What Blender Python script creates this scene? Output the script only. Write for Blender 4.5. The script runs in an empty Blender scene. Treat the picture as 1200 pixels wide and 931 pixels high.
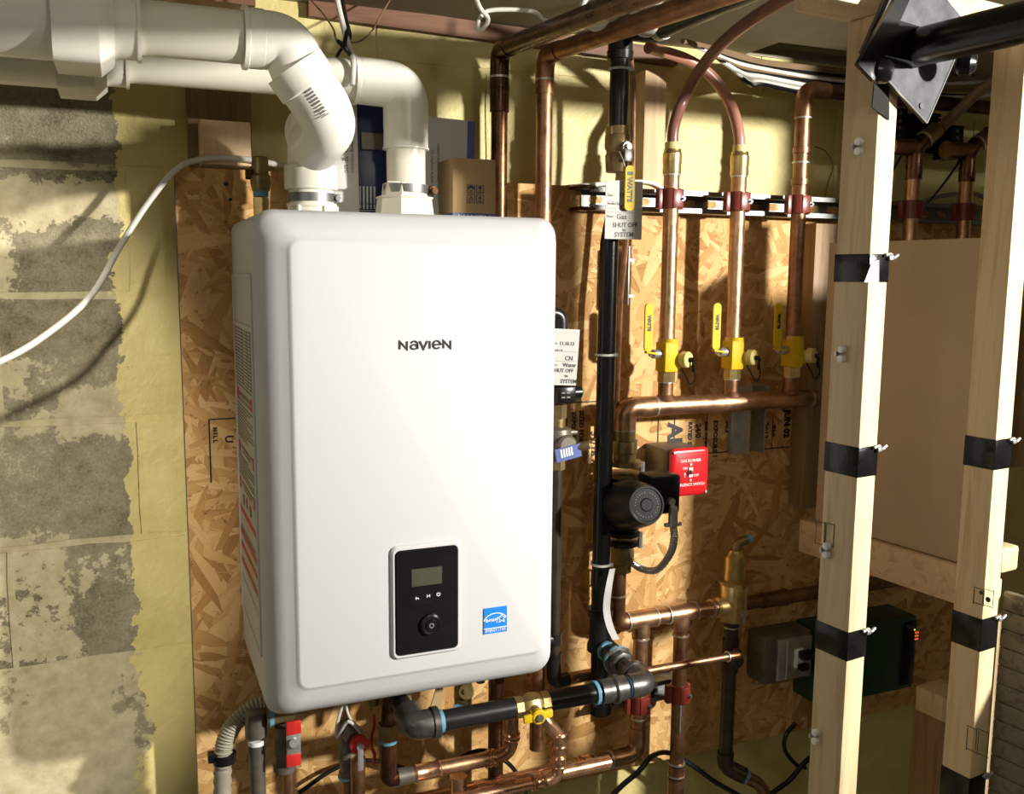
import bpy, bmesh, math, random
from mathutils import Vector, Matrix
random.seed(7)
sc = bpy.context.scene
COL = sc.collection
# ------------------------------------------------------------------ camera
FPX, YAW, PITCH, ROLL = 1090.65, 0.3939, 0.13048, 0.00795
CAM = Vector((-0.165, -1.288, 1.6146))
_cy, _sy, _cp, _sp = math.cos(YAW), math.sin(YAW), math.cos(PITCH), math.sin(PITCH)
FWD = Vector((_sy*_cp, _cy*_cp, -_sp))
_r = Vector((_cy, -_sy, 0)); _u = _r.cross(FWD)
RGT = math.cos(ROLL)*_r + math.sin(ROLL)*_u
UPV = -math.sin(ROLL)*_r + math.cos(ROLL)*_u
cam_data = bpy.data.cameras.new('camera'); cam = bpy.data.objects.new('camera', cam_data); COL.objects.link(cam)
cam_data.sensor_width = 36.0; cam_data.sensor_fit = 'HORIZONTAL'
cam_data.lens = FPX/1200*36.0; cam_data.clip_start = 0.02
cam.matrix_world = Matrix(((RGT.x, UPV.x, -FWD.x, CAM.x), (RGT.y, UPV.y, -FWD.y, CAM.y), (RGT.z, UPV.z, -FWD.z, CAM.z), (0, 0, 0, 1)))
sc.camera = cam
# ------------------------------------------------------------------ world, lights, exposure
w = bpy.data.worlds.new('basement_air'); sc.world = w; w.use_nodes = True
w.node_tree.nodes['Background'].inputs[0].default_value = (1.0, 0.93, 0.8, 1)
w.node_tree.nodes['Background'].inputs[1].default_value = 0.0
def lamp(name, loc, energy, size, color, target, spot=None):
    ld = bpy.data.lights.new(name, 'AREA' if spot is None else 'SPOT'); ld.energy = energy; ld.color = color
    if spot is None: ld.shape = 'DISK'; ld.size = size
    else: ld.spot_size = spot; ld.spot_blend = .18; ld.shadow_soft_size = size
    o = bpy.data.objects.new(name, ld); COL.objects.link(o); o.location = loc
    o.rotation_euler = (Vector(target)-Vector(loc)).to_track_quat('-Z', 'Y').to_euler(); return o
KEY = lamp('work_light', (1.98, -1.90, 1.99), 188, 0.10, (1.0, 0.965, 0.90), (0.45, 0.2, 1.45))
FILL = lamp('ceiling_bulb', (0.27, -1.05, 2.03), 1.8, 0.10, (1.0, 0.94, 0.80), (-0.1, 0.3, 1.4))
SIDE = lamp('left_bulb', (-1.00, -1.70, 1.98), 215, 0.06, (1.0, 0.94, 0.82), (-0.65, 0.36, 1.28), math.radians(33))
AMB = lamp('ambient_fill', (-1.65, -1.75, 1.98), 8.0, 0.6, (1.0, 0.95, 0.87), (0.1, 0.2, 1.35))  # unseen fill lamp, added to brighten the boiler's left side
sc.view_settings.view_transform = 'Standard'; sc.view_settings.look = 'None'
sc.view_settings.exposure = -0.5; sc.view_settings.gamma = 1.0; sc.view_settings.use_curve_mapping = False
sc.cycles.max_bounces = 6; sc.cycles.use_denoising = True

# ------------------------------------------------------------------ helpers
OSBY, WALLY = 0.295, 0.36
def ray(px, py): return FWD + RGT*((px-600)/FPX) - UPV*((py-465.5)/FPX)
def at(px, py, Y):
    d = ray(px, py); return CAM + d*((Y-CAM.y)/d.y)
B76 = math.radians(-7.6)
UD = Vector((math.sin(B76), math.cos(B76), 0)); VD = Vector((math.cos(B76), -math.sin(B76), 0))
def atu(px, py, u): d = ray(px, py); return CAM + d*(u/d.dot(UD))
def atv(px, py, v): d = ray(px, py); return CAM + d*(v/d.dot(VD))
def uvz(u, v, z): return Vector((CAM.x, CAM.y, 0)) + UD*u + VD*v + Vector((0, 0, z))
def path(*pts): return [at(*p) for p in pts]
ORG = {}
def V(*a): return Vector(a)
def frame(d):
    d = Vector(d).normalized(); a = Vector((0, 0, 1)) if abs(d.z) < .9 else Vector((1, 0, 0))
    x = a.cross(d).normalized(); return x, d.cross(x).normalized(), d
def ring(bm, c, x, y, r, n, ph=0):
    return [bm.verts.new(c + x*(r*math.cos(ph+2*math.pi*i/n)) + y*(r*math.sin(ph+2*math.pi*i/n))) for i in range(n)]
def skin(bm, rings, caps=True):
    for a, b in zip(rings, rings[1:]):
        n = len(a)
        for i in range(n): bm.faces.new((a[i], a[(i+1) % n], b[(i+1) % n], b[i]))
    if caps: bm.faces.new(rings[0][::-1]); bm.faces.new(rings[-1])
def lathe(bm, p0, d, prof, n=20, caps=True, ph=0):
    x, y, d = frame(d); p0 = Vector(p0)
    skin(bm, [ring(bm, p0+d*t, x, y, max(r, 1e-4), n, ph) for t, r in prof], caps)
def cyl(bm, p0, p1, r0, r1=None, n=18, bev=0):
    p0, p1 = Vector(p0), Vector(p1); L = (p1-p0).length; r1 = r0 if r1 is None else r1
    if bev: lathe(bm, p0, p1-p0, [(0, r0-bev), (bev, r0), (L-bev, r1), (L, r1-bev)], n)
    else: lathe(bm, p0, p1-p0, [(0, r0), (L, r1)], n)
def bend(pts, fr, seg=6):
    pts = [Vector(p) for p in pts]; out = [pts[0]]
    for i in range(1, len(pts)-1):
        a, b, c = pts[i-1], pts[i], pts[i+1]; d1 = (a-b); d2 = (c-b)
        f = fr if not isinstance(fr, (list, tuple)) else fr[i-1]
        l = min(f, d1.length*.49, d2.length*.49); s, e = b+d1.normalized()*l, b+d2.normalized()*l
        for k in range(seg+1):
            t = k/seg; out.append(s*(1-t)**2 + b*2*t*(1-t) + e*t*t)
    out.append(pts[-1]); return out
def spline(pts, sub=6):
    pts = [Vector(p) for p in pts]; P = [pts[0]*2-pts[1]] + pts + [pts[-1]*2-pts[-2]]; out = []
    for i in range(1, len(P)-2):
        for k in range(sub):
            t = k/sub; a, b, c, d = P[i-1:i+3]
            out.append(.5*((2*b)+(c-a)*t+(2*a-5*b+4*c-d)*t*t+(3*b-a-3*c+d)*t**3))
    out.append(pts[-1]); return out
def sweep(bm, pts, r, n=14, caps=True):
    pts = [Vector(p) for p in pts]; R = []; x = None
    for i, p in enumerate(pts):
        d = (pts[min(i+1, len(pts)-1)]-pts[max(i-1, 0)]).normalized()
        if x is None: x, y, _ = frame(d)
        else: x = (x-d*x.dot(d)).normalized(); y = d.cross(x)
        R.append(ring(bm, p, x, y, r(i/(len(pts)-1)) if callable(r) else r, n))
    skin(bm, R, caps)
def box(bm, c, s, rot=None, bev=0, seg=2):
    m = Matrix.Translation(Vector(c)) @ (rot.to_4x4() if rot else Matrix.Identity(4)) @ Matrix.Diagonal((s[0], s[1], s[2], 1))
    r = bmesh.ops.create_cube(bm, size=1, matrix=m)
    if bev:
        es = {e for v in r['verts'] for e in v.link_edges}
        bmesh.ops.bevel(bm, geom=list(es), offset=bev, segments=seg, affect='EDGES', profile=.5)
def axes(x, y, z): return Matrix((x, y, z)).transposed()
RUV = axes(VD, UD, Vector((0, 0, 1)))
def rrect(bm, c, x, y, w_, h_, r, seg=5, off=0):
    vs = []; cs = [(w_/2-r, h_/2-r, 0), (-w_/2+r, h_/2-r, 1), (-w_/2+r, -h_/2+r, 2), (w_/2-r, -h_/2+r, 3)]
    for a, b, q in cs:
        for k in range(seg+1):
            t = (q+k/seg)*math.pi/2; vs.append(bm.verts.new(Vector(c)+x*(a+r*math.cos(t))+y*(b+r*math.sin(t))))
    return vs
def prism(bm, pts, d):
    a = [bm.verts.new(p) for p in pts]; b = [bm.verts.new(Vector(p)+Vector(d)) for p in pts]; n = len(a)
    for i in range(n): bm.faces.new((a[i], a[(i+1) % n], b[(i+1) % n], b[i]))
    bm.faces.new(a[::-1]); bm.faces.new(b)
def mk(name, fn, mat, parent=None, label=None, kind=None, sharp=35, flat=False):
    if isinstance(fn, bmesh.types.BMesh): bm = fn
    else: bm = bmesh.new(); fn(bm)
    bmesh.ops.recalc_face_normals(bm, faces=bm.faces)
    o0 = ORG.get(parent.name, Vector()) if parent else Vector()
    bm.transform(Matrix.Translation(-o0))
    me = bpy.data.meshes.new(name); bm.to_mesh(me); bm.free()
    if not flat:
        me.polygons.foreach_set('use_smooth', [True]*len(me.polygons)); me.set_sharp_from_angle(angle=math.radians(sharp))
    me.materials.append(mat)
    o = bpy.data.objects.new(name, me); COL.objects.link(o)
    if parent: o.parent = parent; ORG[o.name] = o0
    else: ORG[o.name] = Vector()
    if label: o['label'] = label
    if kind: o['kind'] = kind
    return o
def thing(name, label, cat, loc, group=None):
    o = bpy.data.objects.new(name, None); o.empty_display_size = .05; COL.objects.link(o); o.location = loc
    ORG[o.name] = Vector(loc); o['label'] = label; o['category'] = cat
    if group: o['group'] = group
    return o
def solo(name, label, cat, fn, mat, group=None, kind=None, **k):
    o = mk(name, fn, mat, None, None, kind, **k); o['label'] = label; o['category'] = cat
    if group: o['group'] = group
    return o
def struct(name, fn, mat, parent=None, **k): 
    o = mk(name, fn, mat, parent, None, 'structure' if parent is None else None, **k); return o
def copy_tree(root, delta, label=None, group=None):
    def rec(o, par):
        c = o.copy(); COL.objects.link(c)
        if par: c.parent = par
        for ch in [x for x in bpy.data.objects if x.parent == o]: rec(ch, c)
        return c
    c = rec(root, None); c.location = root.location + Vector(delta)
    ORG[c.name] = ORG[root.name] + Vector(delta)
    if label: c['label'] = label
    if group: c['group'] = group
    return c
def text(name, s, size, origin, x, y, mat, parent, align='LEFT', ext=.0003, spacing=1.0, sx=1.0, bold=0.0, label=None):
    cu = bpy.data.curves.new('t', 'FONT'); cu.body = s; cu.size = size; cu.align_x = align; cu.align_y = 'CENTER'
    cu.space_character = spacing; cu.extrude = ext; cu.offset = bold; cu.resolution_u = 2
    ob = bpy.data.objects.new('t', cu); COL.objects.link(ob)
    dg = bpy.context.evaluated_depsgraph_get(); me = bpy.data.meshes.new_from_object(ob.evaluated_get(dg))
    bpy.data.objects.remove(ob); bpy.data.curves.remove(cu)
    x, y = Vector(x).normalized(), Vector(y).normalized(); z = x.cross(y)
    me.transform(Matrix.Translation(Vector(origin)-ORG.get(parent.name, Vector())) @ axes(x*sx, y, z).to_4x4())
    me.materials.clear(); me.materials.append(mat); me.name = name
    o = bpy.data.objects.new(name, me); COL.objects.link(o); o.parent = parent; ORG[o.name] = ORG.get(parent.name, Vector())
    o['kind'] = 'stuff'
    return o
XA, YA, ZA = V(1, 0, 0), V(0, 1, 0), V(0, 0, 1)

# ------------------------------------------------------------------ materials
class NT:
    def __init__(s, name):
        s.m = bpy.data.materials.new(name); s.m.use_nodes = True; s.t = s.m.node_tree; s.b = s.t.nodes['Principled BSDF']
    def n(s, typ, **k):
        nd = s.t.nodes.new(typ)
        for a, v in k.items():
            if a.startswith('i_'):
                key = a[2:].replace('_', ' '); nd.inputs[key].default_value = v
            else: setattr(nd, a, v)
        return nd
    def l(s, a, b): s.t.links.new(a, b)
    def coord(s): return s.n('ShaderNodeTexCoord').outputs['Object']
    def mapv(s, v, sc_=(1, 1, 1), rot=(0, 0, 0), loc=(0, 0, 0)):
        m = s.n('ShaderNodeMapping'); m.inputs['Scale'].default_value = sc_; m.inputs['Rotation'].default_value = rot; m.inputs['Location'].default_value = loc
        s.l(v, m.inputs['Vector']); return m.outputs[0]
    def noise(s, v, scale, detail=4, rough=.6, dist=0):
        nd = s.n('ShaderNodeTexNoise'); nd.inputs['Scale'].default_value = scale; nd.inputs['Detail'].default_value = detail
        nd.inputs['Roughness'].default_value = rough; nd.inputs['Distortion'].default_value = dist; s.l(v, nd.inputs['Vector']); return nd.outputs['Fac']
    def ramp(s, f, stops, interp='LINEAR'):
        r = s.n('ShaderNodeValToRGB'); e = r.color_ramp.elements; r.color_ramp.interpolation = interp
        while len(e) < len(stops): e.new(.5)
        for i, (p, c) in enumerate(stops): e[i].position = p; e[i].color = (*c, 1) if len(c) == 3 else c
        s.l(f, r.inputs[0]); return r.outputs[0]
    def mix(s, f, a, b, mode='MIX'):
        m = s.n('ShaderNodeMix', data_type='RGBA', blend_type=mode)
        for inp, v in ((m.inputs[0], f), (m.inputs[6], a), (m.inputs[7], b)):
            if hasattr(v, 'links'): s.l(v, inp)
            elif isinstance(v, (tuple, list)): inp.default_value = (*v, 1)
            else: inp.default_value = v
        return m.outputs[2]
    def math(s, op, a, b=0, c=0, clamp=False):
        m = s.n('ShaderNodeMath', operation=op, use_clamp=clamp)
        for i, v in enumerate((a, b, c)):
            if hasattr(v, 'links'): s.l(v, m.inputs[i])
            else: m.inputs[i].default_value = v
        return m.outputs[0]
    def bump(s, h, st=.3, dist=.002, prev=None):
        b = s.n('ShaderNodeBump'); b.inputs['Strength'].default_value = st; b.inputs['Distance'].default_value = dist; s.l(h, b.inputs['Height'])
        if prev: s.l(prev, b.inputs['Normal'])
        return b.outputs[0]
    def out(s, col=None, rough=.5, metal=0, normal=None, spec=.5):
        if col is not None:
            if hasattr(col, 'links'): s.l(col, s.b.inputs['Base Color'])
            else: s.b.inputs['Base Color'].default_value = (*col, 1)
        if hasattr(rough, 'links'): s.l(rough, s.b.inputs['Roughness'])
        else: s.b.inputs['Roughness'].default_value = rough
        s.b.inputs['Metallic'].default_value = metal; s.b.inputs['Specular IOR Level'].default_value = spec
        if normal: s.l(normal, s.b.inputs['Normal'])
        return s.m
def plain(name, col, rough=.5, metal=0, var=.12, scale=30, bump=0, spec=.5):
    t = NT(name); c = t.coord(); f = t.noise(c, scale, 4)
    lo = tuple(max(0, v*(1-var)) for v in col); hi = tuple(min(1, v*(1+var)) for v in col)
    return t.out(t.ramp(f, [(.3, lo), (.7, hi)]), rough, metal, t.bump(f, bump, .001) if bump else None, spec)
def wood(name, c1, c2, axis, knots=True, rough=.6):
    t = NT(name); v = t.coord(); s = {'Z': (9, 9, .7), 'X': (.7, 9, 9), 'V': (1, 7, 9)}[axis]
    m = t.mapv(v, s); f = t.noise(m, 6, 5, .55, .8); fine = t.noise(t.mapv(v, tuple(k*6 for k in s)), 8, 3)
    col = t.ramp(t.math('ADD', t.math('MULTIPLY', f, .8), t.math('MULTIPLY', fine, .2)), [(.32, c1), (.52, c2), (.66, tuple(a*.86+b*.14 for a, b in zip(c2, c1)))])
    if knots:
        vo = t.n('ShaderNodeTexVoronoi'); vo.inputs['Scale'].default_value = 5.5; t.l(t.mapv(v, (1.6, 1.6, .9)), vo.inputs['Vector'])
        k = t.ramp(vo.outputs['Distance'], [(.035, (1, 1, 1)), (.07, (0, 0, 0))]); col = t.mix(k, col, tuple(a*.45 for a in c1))
    return t.out(col, rough, 0, t.bump(fine, .15, .0006))
def osb_mat():
    t = NT('osb'); v = t.coord(); p = t.mapv(v, (1, .01, 1))
    best = None; col = None; hgt = None
    for k, (ang, fx, fz) in enumerate(((12, 10, 60), (48, 12, 74), (84, 10, 56), (118, 13, 78), (152, 12, 62), (-8, 15, 88), (66, 9, 52))):
        m = t.mapv(t.mapv(p, rot=(0, math.radians(ang), 0)), (fx, 1, fz), loc=(k*3.7, 0, k*1.9))
        vo = t.n('ShaderNodeTexVoronoi'); vo.inputs['Scale'].default_value = 1; vo.inputs['Randomness'].default_value = 1; t.l(m, vo.inputs['Vector'])
        sp = t.n('ShaderNodeSeparateColor'); t.l(vo.outputs['Color'], sp.inputs[0])
        gr = t.noise(t.mapv(m, (.35, 1, 5)), 2.2, 3, .6)
        shade = t.math('ADD', t.math('MULTIPLY', sp.outputs[1], .55), t.math('MULTIPLY', gr, .45))
        if best is None: best, col, hgt = sp.outputs[0], shade, gr
        else:
            gt_ = t.math('GREATER_THAN', sp.outputs[0], best); col = t.mix(gt_, col, shade); best = t.math('MAXIMUM', best, sp.outputs[0])
    spk = t.ramp(t.noise(v, 90, 3, .7), [(.30, (.30, .25, .2)), (.37, (1, 1, 1))])
    c = t.ramp(col, [(.10, (.29, .135, .040)), (.34, (.50, .275, .092)), (.58, (.62, .375, .145)), (.88, (.78, .53, .25))])
    c = t.mix(.7, c, t.mix(1.0, c, spk, 'MULTIPLY'))
    return t.out(c, .7, 0, t.bump(t.math('ADD', best, t.math('MULTIPLY', col, .4)), .6, .004), .25)
SCRAPS = ((-200, 200, 150, 262, .12), (-200, 262, 14, 352, .10), (-200, 425, 60, 512, .05), (60, 455, 150, 512, .10), (-200, 648, 92, 768, .05), (92, 648, 150, 700, -.01), (-200, 800, 60, 870, -.09), (-200, 905, 150, 960, -.02))
def block_mat(mortar=False):
    """concrete block, bare on the left with scraps of cream paint, painted yellow further right; world coordinates"""
    t = NT('mortar' if mortar else 'concrete_block'); v = t.coord()
    sx = t.n('ShaderNodeSeparateXYZ'); t.l(v, sx.inputs[0])
    p = t.mapv(v, (1, .3, 1))
    # paint edge
    e = t.math('ADD', sx.outputs[0], t.math('MULTIPLY', t.math('SUBTRACT', t.noise(p, 9, 6, .65), .5), .16))
    edge = t.math('GREATER_THAN', e, -.168)
    grain = t.noise(v, 260, 3, .7); mid = t.noise(v, 38, 5, .65); big = t.noise(p, 5, 4, .6)
    grey = t.ramp(t.math('ADD', t.math('MULTIPLY', grain, .32), t.math('ADD', t.math('MULTIPLY', big, .42), t.math('MULTIPLY', mid, .36))), [(.38, (.11, .092, .055)), (.50, (.25, .215, .14)), (.62, (.36, .315, .21)), (.72, (.60, .53, .37))])
    cream = t.ramp(mid, [(.3, (.42, .36, .21)), (.7, (.62, .55, .36))])
    nz = t.math('ADD', t.math('MULTIPLY', t.noise(p, 9, 4, .6), .55), t.math('MULTIPLY', t.noise(p, 48, 5, .75), .45))
    g = None
    for (x0, y0, x1, y1, k) in SCRAPS:
        a, c = at(x0, y0, WALLY), at(x1, y1, WALLY)
        dx = t.math('SUBTRACT', t.math('ABSOLUTE', t.math('SUBTRACT', sx.outputs[0], (a.x+c.x)/2)), abs(c.x-a.x)/2)
        dz = t.math('SUBTRACT', t.math('ABSOLUTE', t.math('SUBTRACT', sx.outputs[2], (a.z+c.z)/2)), abs(c.z-a.z)/2)
        q = t.math('MULTIPLY', t.math('MULTIPLY', t.math('MAXIMUM', dx, dz), -6.0, clamp=False), 1.0)
        q = t.math('MINIMUM', q, k)
        g = q if g is None else t.math('MAXIMUM', g, q)
    pk = t.math('ADD', nz, t.math("MAXIMUM", g, -.15))
    patch = t.ramp(pk, [(.50 if not mortar else .30, (0, 0, 0)), (.515 if not mortar else .33, (1, 1, 1))])
    bare = t.mix(patch, grey if not mortar else t.ramp(mid, [(.3, (.22, .185, .11)), (.7, (.42, .36, .23))]), cream)
    yel = t.ramp(t.noise(v, 12, 3), [(.3, (.60, .51, .20)), (.7, (.70, .60, .26))])
    col = t.mix(edge, bare, yel)
    h = t.mix(edge, t.mix(patch, grain, mid), t.math('MULTIPLY', t.noise(v, 34, 6, .62), 1.5))
    rough = t.mix(edge, (.95,)*3, (.42,)*3)
    return t.out(col, rough, 0, t.bump(pk, .25, .004, t.bump(h, .75, .0035)), .35)
M = {}
M['osb'] = osb_mat(); M['block'] = block_mat(); M['mortar'] = block_mat(True)
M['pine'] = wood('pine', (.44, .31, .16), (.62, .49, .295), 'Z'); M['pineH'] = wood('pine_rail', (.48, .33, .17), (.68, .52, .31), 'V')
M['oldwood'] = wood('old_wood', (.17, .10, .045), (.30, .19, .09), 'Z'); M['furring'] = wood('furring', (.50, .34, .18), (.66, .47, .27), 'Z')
M['sill'] = wood('sill_wood', (.10, .040, .016), (.17, .07, .028), 'X', False)
M['ply'] = plain('plywood', (.50, .39, .25), .7, 0, .10, 4); M['plyedge'] = plain('plywood_edge', (.40, .28, .14), .8)
M['greywood'] = wood('grey_wood', (.10, .08, .055), (.26, .22, .155), 'X', False)
M['floor'] = plain('floor_concrete', (.10, .09, .075), .8); M['roomwall'] = plain('room_wall', (.16, .145, .11), .9)
M['ceil'] = plain('ceiling_board', (.33, .29, .21), .85, 0, .12, 7)
M['white'] = plain('boiler_white', (.60, .60, .60), .55, 0, .008, 8, 0, .15); M['pvc'] = plain('pvc', (.80, .76, .64), .28, 0, .03, 12)
M['pvcw'] = plain('pvc_white', (.84, .81, .72), .3, 0, .03, 12)
M['black'] = plain('black_plastic', (.008, .008, .008), .25, 0, .2, 30, 0, .32); M['blackm'] = plain('black_iron', (.020, .019, .019), .30, .3, .3, 60, .1)
M['iron'] = plain('grey_iron', (.11, .105, .10), .38, .7, .35, 90, .2); M['dope'] = plain('blue_thread_sealant', (.13, .33, .45), .6, 0, .3)
def copper(name, a, b, rough=.3):
    t = NT(name); v = t.coord(); f = t.noise(v, 24, 5, .7)
    return t.out(t.ramp(f, [(.35, a), (.65, b)]), t.ramp(t.noise(v, 40, 3), [(.3, (rough-.08,)*3), (.7, (rough+.12,)*3)]), .93)
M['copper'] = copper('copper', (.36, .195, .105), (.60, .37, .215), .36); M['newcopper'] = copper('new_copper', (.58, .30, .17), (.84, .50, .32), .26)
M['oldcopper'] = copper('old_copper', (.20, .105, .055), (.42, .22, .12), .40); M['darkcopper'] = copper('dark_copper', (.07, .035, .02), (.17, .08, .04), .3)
M['brass'] = plain('brass', (.56, .42, .18), .33, .9, .2, 50); M['oldbrass'] = plain('old_brass', (.27, .20, .09), .45, .8, .3, 40)
M['solder'] = plain('solder', (.62, .58, .50), .35, .8); M['zinc'] = plain('zinc_strut', (.22, .22, .215), .45, .8, .12, 40)
M['steel'] = plain('steel_plate', (.085, .085, .095), .6, 0, .5, 26, .15, .15); M['steeledge'] = plain('steel_edge', (.75, .75, .75), .3, .8)
M['galv'] = plain('galvanised', (.50, .50, .48), .38, .75, .2, 30); M['clamp'] = plain('red_clamp', (.16, .022, .012), .35)
M['red'] = plain('red_enamel', (.50, .012, .016), .25, 0, .05); M['redh'] = plain('red_handle', (.55, .025, .02), .35)
M['yellow'] = plain('yellow_vinyl', (.62, .43, .012), .5, 0, .05, 30, 0, .2); M['yelcap'] = plain('yellow_cap', (.66, .56, .20), .45)
M['card'] = plain('cardboard', (.42, .285, .135), .8, 0, .06, 20); M['paper'] = plain('paper', (.62, .605, .58), .7, 0, .02)
M['paperg'] = plain('grey_paper', (.50, .485, .45), .7, 0, .02); M['navy'] = plain('navy_print', (.010, .022, .10), .35, 0, .1)
M['blue'] = plain('blue_print', (.01, .22, .78), .4, 0, .02); M['bluestrip'] = plain('blue_edge', (.07, .11, .30), .5)
M['ink'] = plain('ink', (.012, .011, .012), .5); M['inkgrey'] = plain('grey_ink', (.16, .15, .14), .6); M['inkred'] = plain('red_print', (.50, .03, .03), .5)
M['whiteprint'] = plain('white_print', (.85, .85, .82), .5); M['lcd'] = plain('lcd_glass', (.065, .072, .045), .25, 0, .1)
M['cable'] = plain('white_cable', (.66, .63, .55), .45); M['cablegrey'] = plain('grey_cable', (.30, .28, .23), .5)
M['blackcable'] = plain('black_cable', (.008, .008, .008), .28)
M['pex1'] = plain('purple_tube', (.20, .085, .065), .35); M['pex2'] = plain('pink_tube', (.42, .19, .13), .35); M['pexb'] = plain('brown_tube', (.20, .13, .07), .45)
M['corr'] = plain('grey_corrugated', (.32, .29, .22), .5); M['green'] = plain('green_enamel', (.008, .05, .022), .4)
M['tape'] = plain('black_tape', (.006, .006, .006), .22, 0, .3, 60, .9, .3); M['pump'] = plain('pump_black', (.008, .008, .009), .38, 0, .2, 30, 0, .18)
M['pipedark'] = plain('brown_iron_pipe', (.06, .045, .03), .4, .5, .3); M['osbedge'] = plain('osb_edge', (.15, .13, .09), .9)
M['castgrey'] = plain('cast_grey', (.16, .14, .11), .45, .5, .25); M['stain'] = M['inkgrey']
M['clear'] = plain('clear_sleeve', (.55, .52, .46), .3); M['tie'] = plain('nylon_tie', (.60, .58, .52), .4)
M['void'] = plain('shade_black', (.008, .006, .004), .9); M['verdigris'] = plain('verdigris', (.22, .33, .27), .8); M['foam'] = plain('tan_wood_block', (.55, .42, .24), .7)  # void: near-black standing in for shade, in the ceiling gap and on the stud
def emis(name, col, st):
    t = NT(name); t.b.inputs['Emission Color'].default_value = (*col, 1); t.b.inputs['Emission Strength'].default_value = st; return t.out(col, .4)
M['ledr'] = emis('red_led', (1, .18, .05), 1.2); M['ledy'] = emis('yellow_led', (1, .75, .05), 1.2)

# ------------------------------------------------------------------ room shell
RX0, RX1, RY0, CZ = -2.2, 3.2, -3.4, 2.066
struct('floor', lambda b: box(b, ((RX0+RX1)/2, (RY0+.5)/2, -.05), (RX1-RX0+.4, .7-RY0+.2, .1)), M['floor'])
struct('wall_left', lambda b: box(b, (RX0-.05, (RY0+WALLY)/2, 1.15), (.1, WALLY-RY0, 2.3)), M['roomwall'])
struct('wall_right', lambda b: box(b, (RX1+.05, (RY0+WALLY)/2, 1.15), (.1, WALLY-RY0, 2.3)), M['roomwall'])
struct('wall_front', lambda b: box(b, ((RX0+RX1)/2, RY0-.05, 1.15), (RX1-RX0+.2, .1, 2.3)), M['roomwall'])
HX0, HX1, HY0, HY1 = 1.03, 1.40, .25, .359
def ceil(b):
    for x0, x1, y0, y1 in ((RX0, HX0, RY0, WALLY+.1), (HX1, RX1, RY0, WALLY+.1), (HX0, HX1, RY0, HY0), (HX0, HX1, HY1, WALLY+.1)):
        box(b, ((x0+x1)/2, (y0+y1)/2, CZ+.01), (x1-x0, y1-y0, .02))
ceiling = struct('ceiling', ceil, M['ceil'], flat=True)
struct('trim_1', lambda b: box(b, (.5, -1.4, 2.5), (5.6, 4.2, .04)), M['void'])      # the floor above, coloured near-black for the unlit gap
wall = struct('wall_back', lambda b: box(b, (.5, WALLY+.055, 1.1), (5.6, .1, 2.2)), M['mortar'], flat=True)
# concrete blocks of the back wall, one object each
BH, BW, Z0 = .2032, .4064, 1.5712
bi = 0
for row in range(-3, 3):
    zt = Z0 - row*BH; zb = zt-BH+.011
    if row == -3: zt, zb = Z0+3*BH-.105, Z0+2*BH+.011
    ph = -.150 if row % 2 else -.150+BW/2
    for k in range(-3, 7):
        x0 = ph + k*BW + .0055; x1 = x0+BW-.011
        if x1 < -.85 or x0 > 2.6: continue
        def blk(b, x0=x0, x1=x1, zb=zb, zt=zt):
            j = lambda: random.uniform(-.0018, .0018); nx, nz = 7, 4; y0 = WALLY-random.uniform(-.0005, .0015); g = {}
            for i in range(nx+1):
                for q in range(nz+1):
                    e = i in (0, nx) or q in (0, nz)
                    g[i, q] = b.verts.new((x0+(x1-x0)*i/nx + (j() if e else 0), y0 + (.0035 if e else 0), zb+(zt-zb)*q/nz+(j() if e else 0)))
            for i in range(nx):
                for q in range(nz): b.faces.new((g[i, q], g[i+1, q], g[i+1, q+1], g[i, q+1]))
            r = bmesh.ops.extrude_edge_only(b, edges=[e for e in b.edges if e.is_boundary])
            for v in [x for x in r['geom'] if isinstance(x, bmesh.types.BMVert)]: v.co.y += .012
        mk('block', blk, M['block'], wall, sharp=60)
struct('trim_2', lambda b: (box(b, (.50, WALLY-.008, 2.048), (.72, .02, .030), Matrix.Rotation(.022, 3, 'Y')), box(b, (-.95, WALLY-.02, 2.055), (2.0, .05, .03))), M['sill'])
def joist(b): box(b, (0, 0, 0), (.038, 1.6, .09))
# vertical furring strips behind the board
fur = solo('furring_strip', 'pale pine furring strip on yellow wall right of the black gas pipe', 'wood strip', lambda b: box(b, ((at(746, 140, .33).x+at(774, 140, .33).x)/2, .3325, 1.42), (.047, .053, 1.165), bev=.001), M['furring'])
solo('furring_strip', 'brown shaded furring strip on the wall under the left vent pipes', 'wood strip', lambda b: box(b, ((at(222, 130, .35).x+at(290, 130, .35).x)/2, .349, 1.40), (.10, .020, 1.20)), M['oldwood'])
def osb(b):
    x0, x1 = -.083, 1.66; zb, zt = .60, 1.779
    box(b, ((x0+x1)/2, OSBY+.006, (zb+zt)/2), (x1-x0, .012, zt-zb))
board = thing('osb_board', 'large orange-brown chipboard backer panel behind the boiler and copper risers', 'board', (.8, .3, .62))
mk('panel', osb, M['osb'], board, flat=True)
mk('panel_edge', lambda b: box(b, (-.0838, OSBY+.006, 1.19), (.0012, .0122, 1.178)), M['osbedge'], board)
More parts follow.
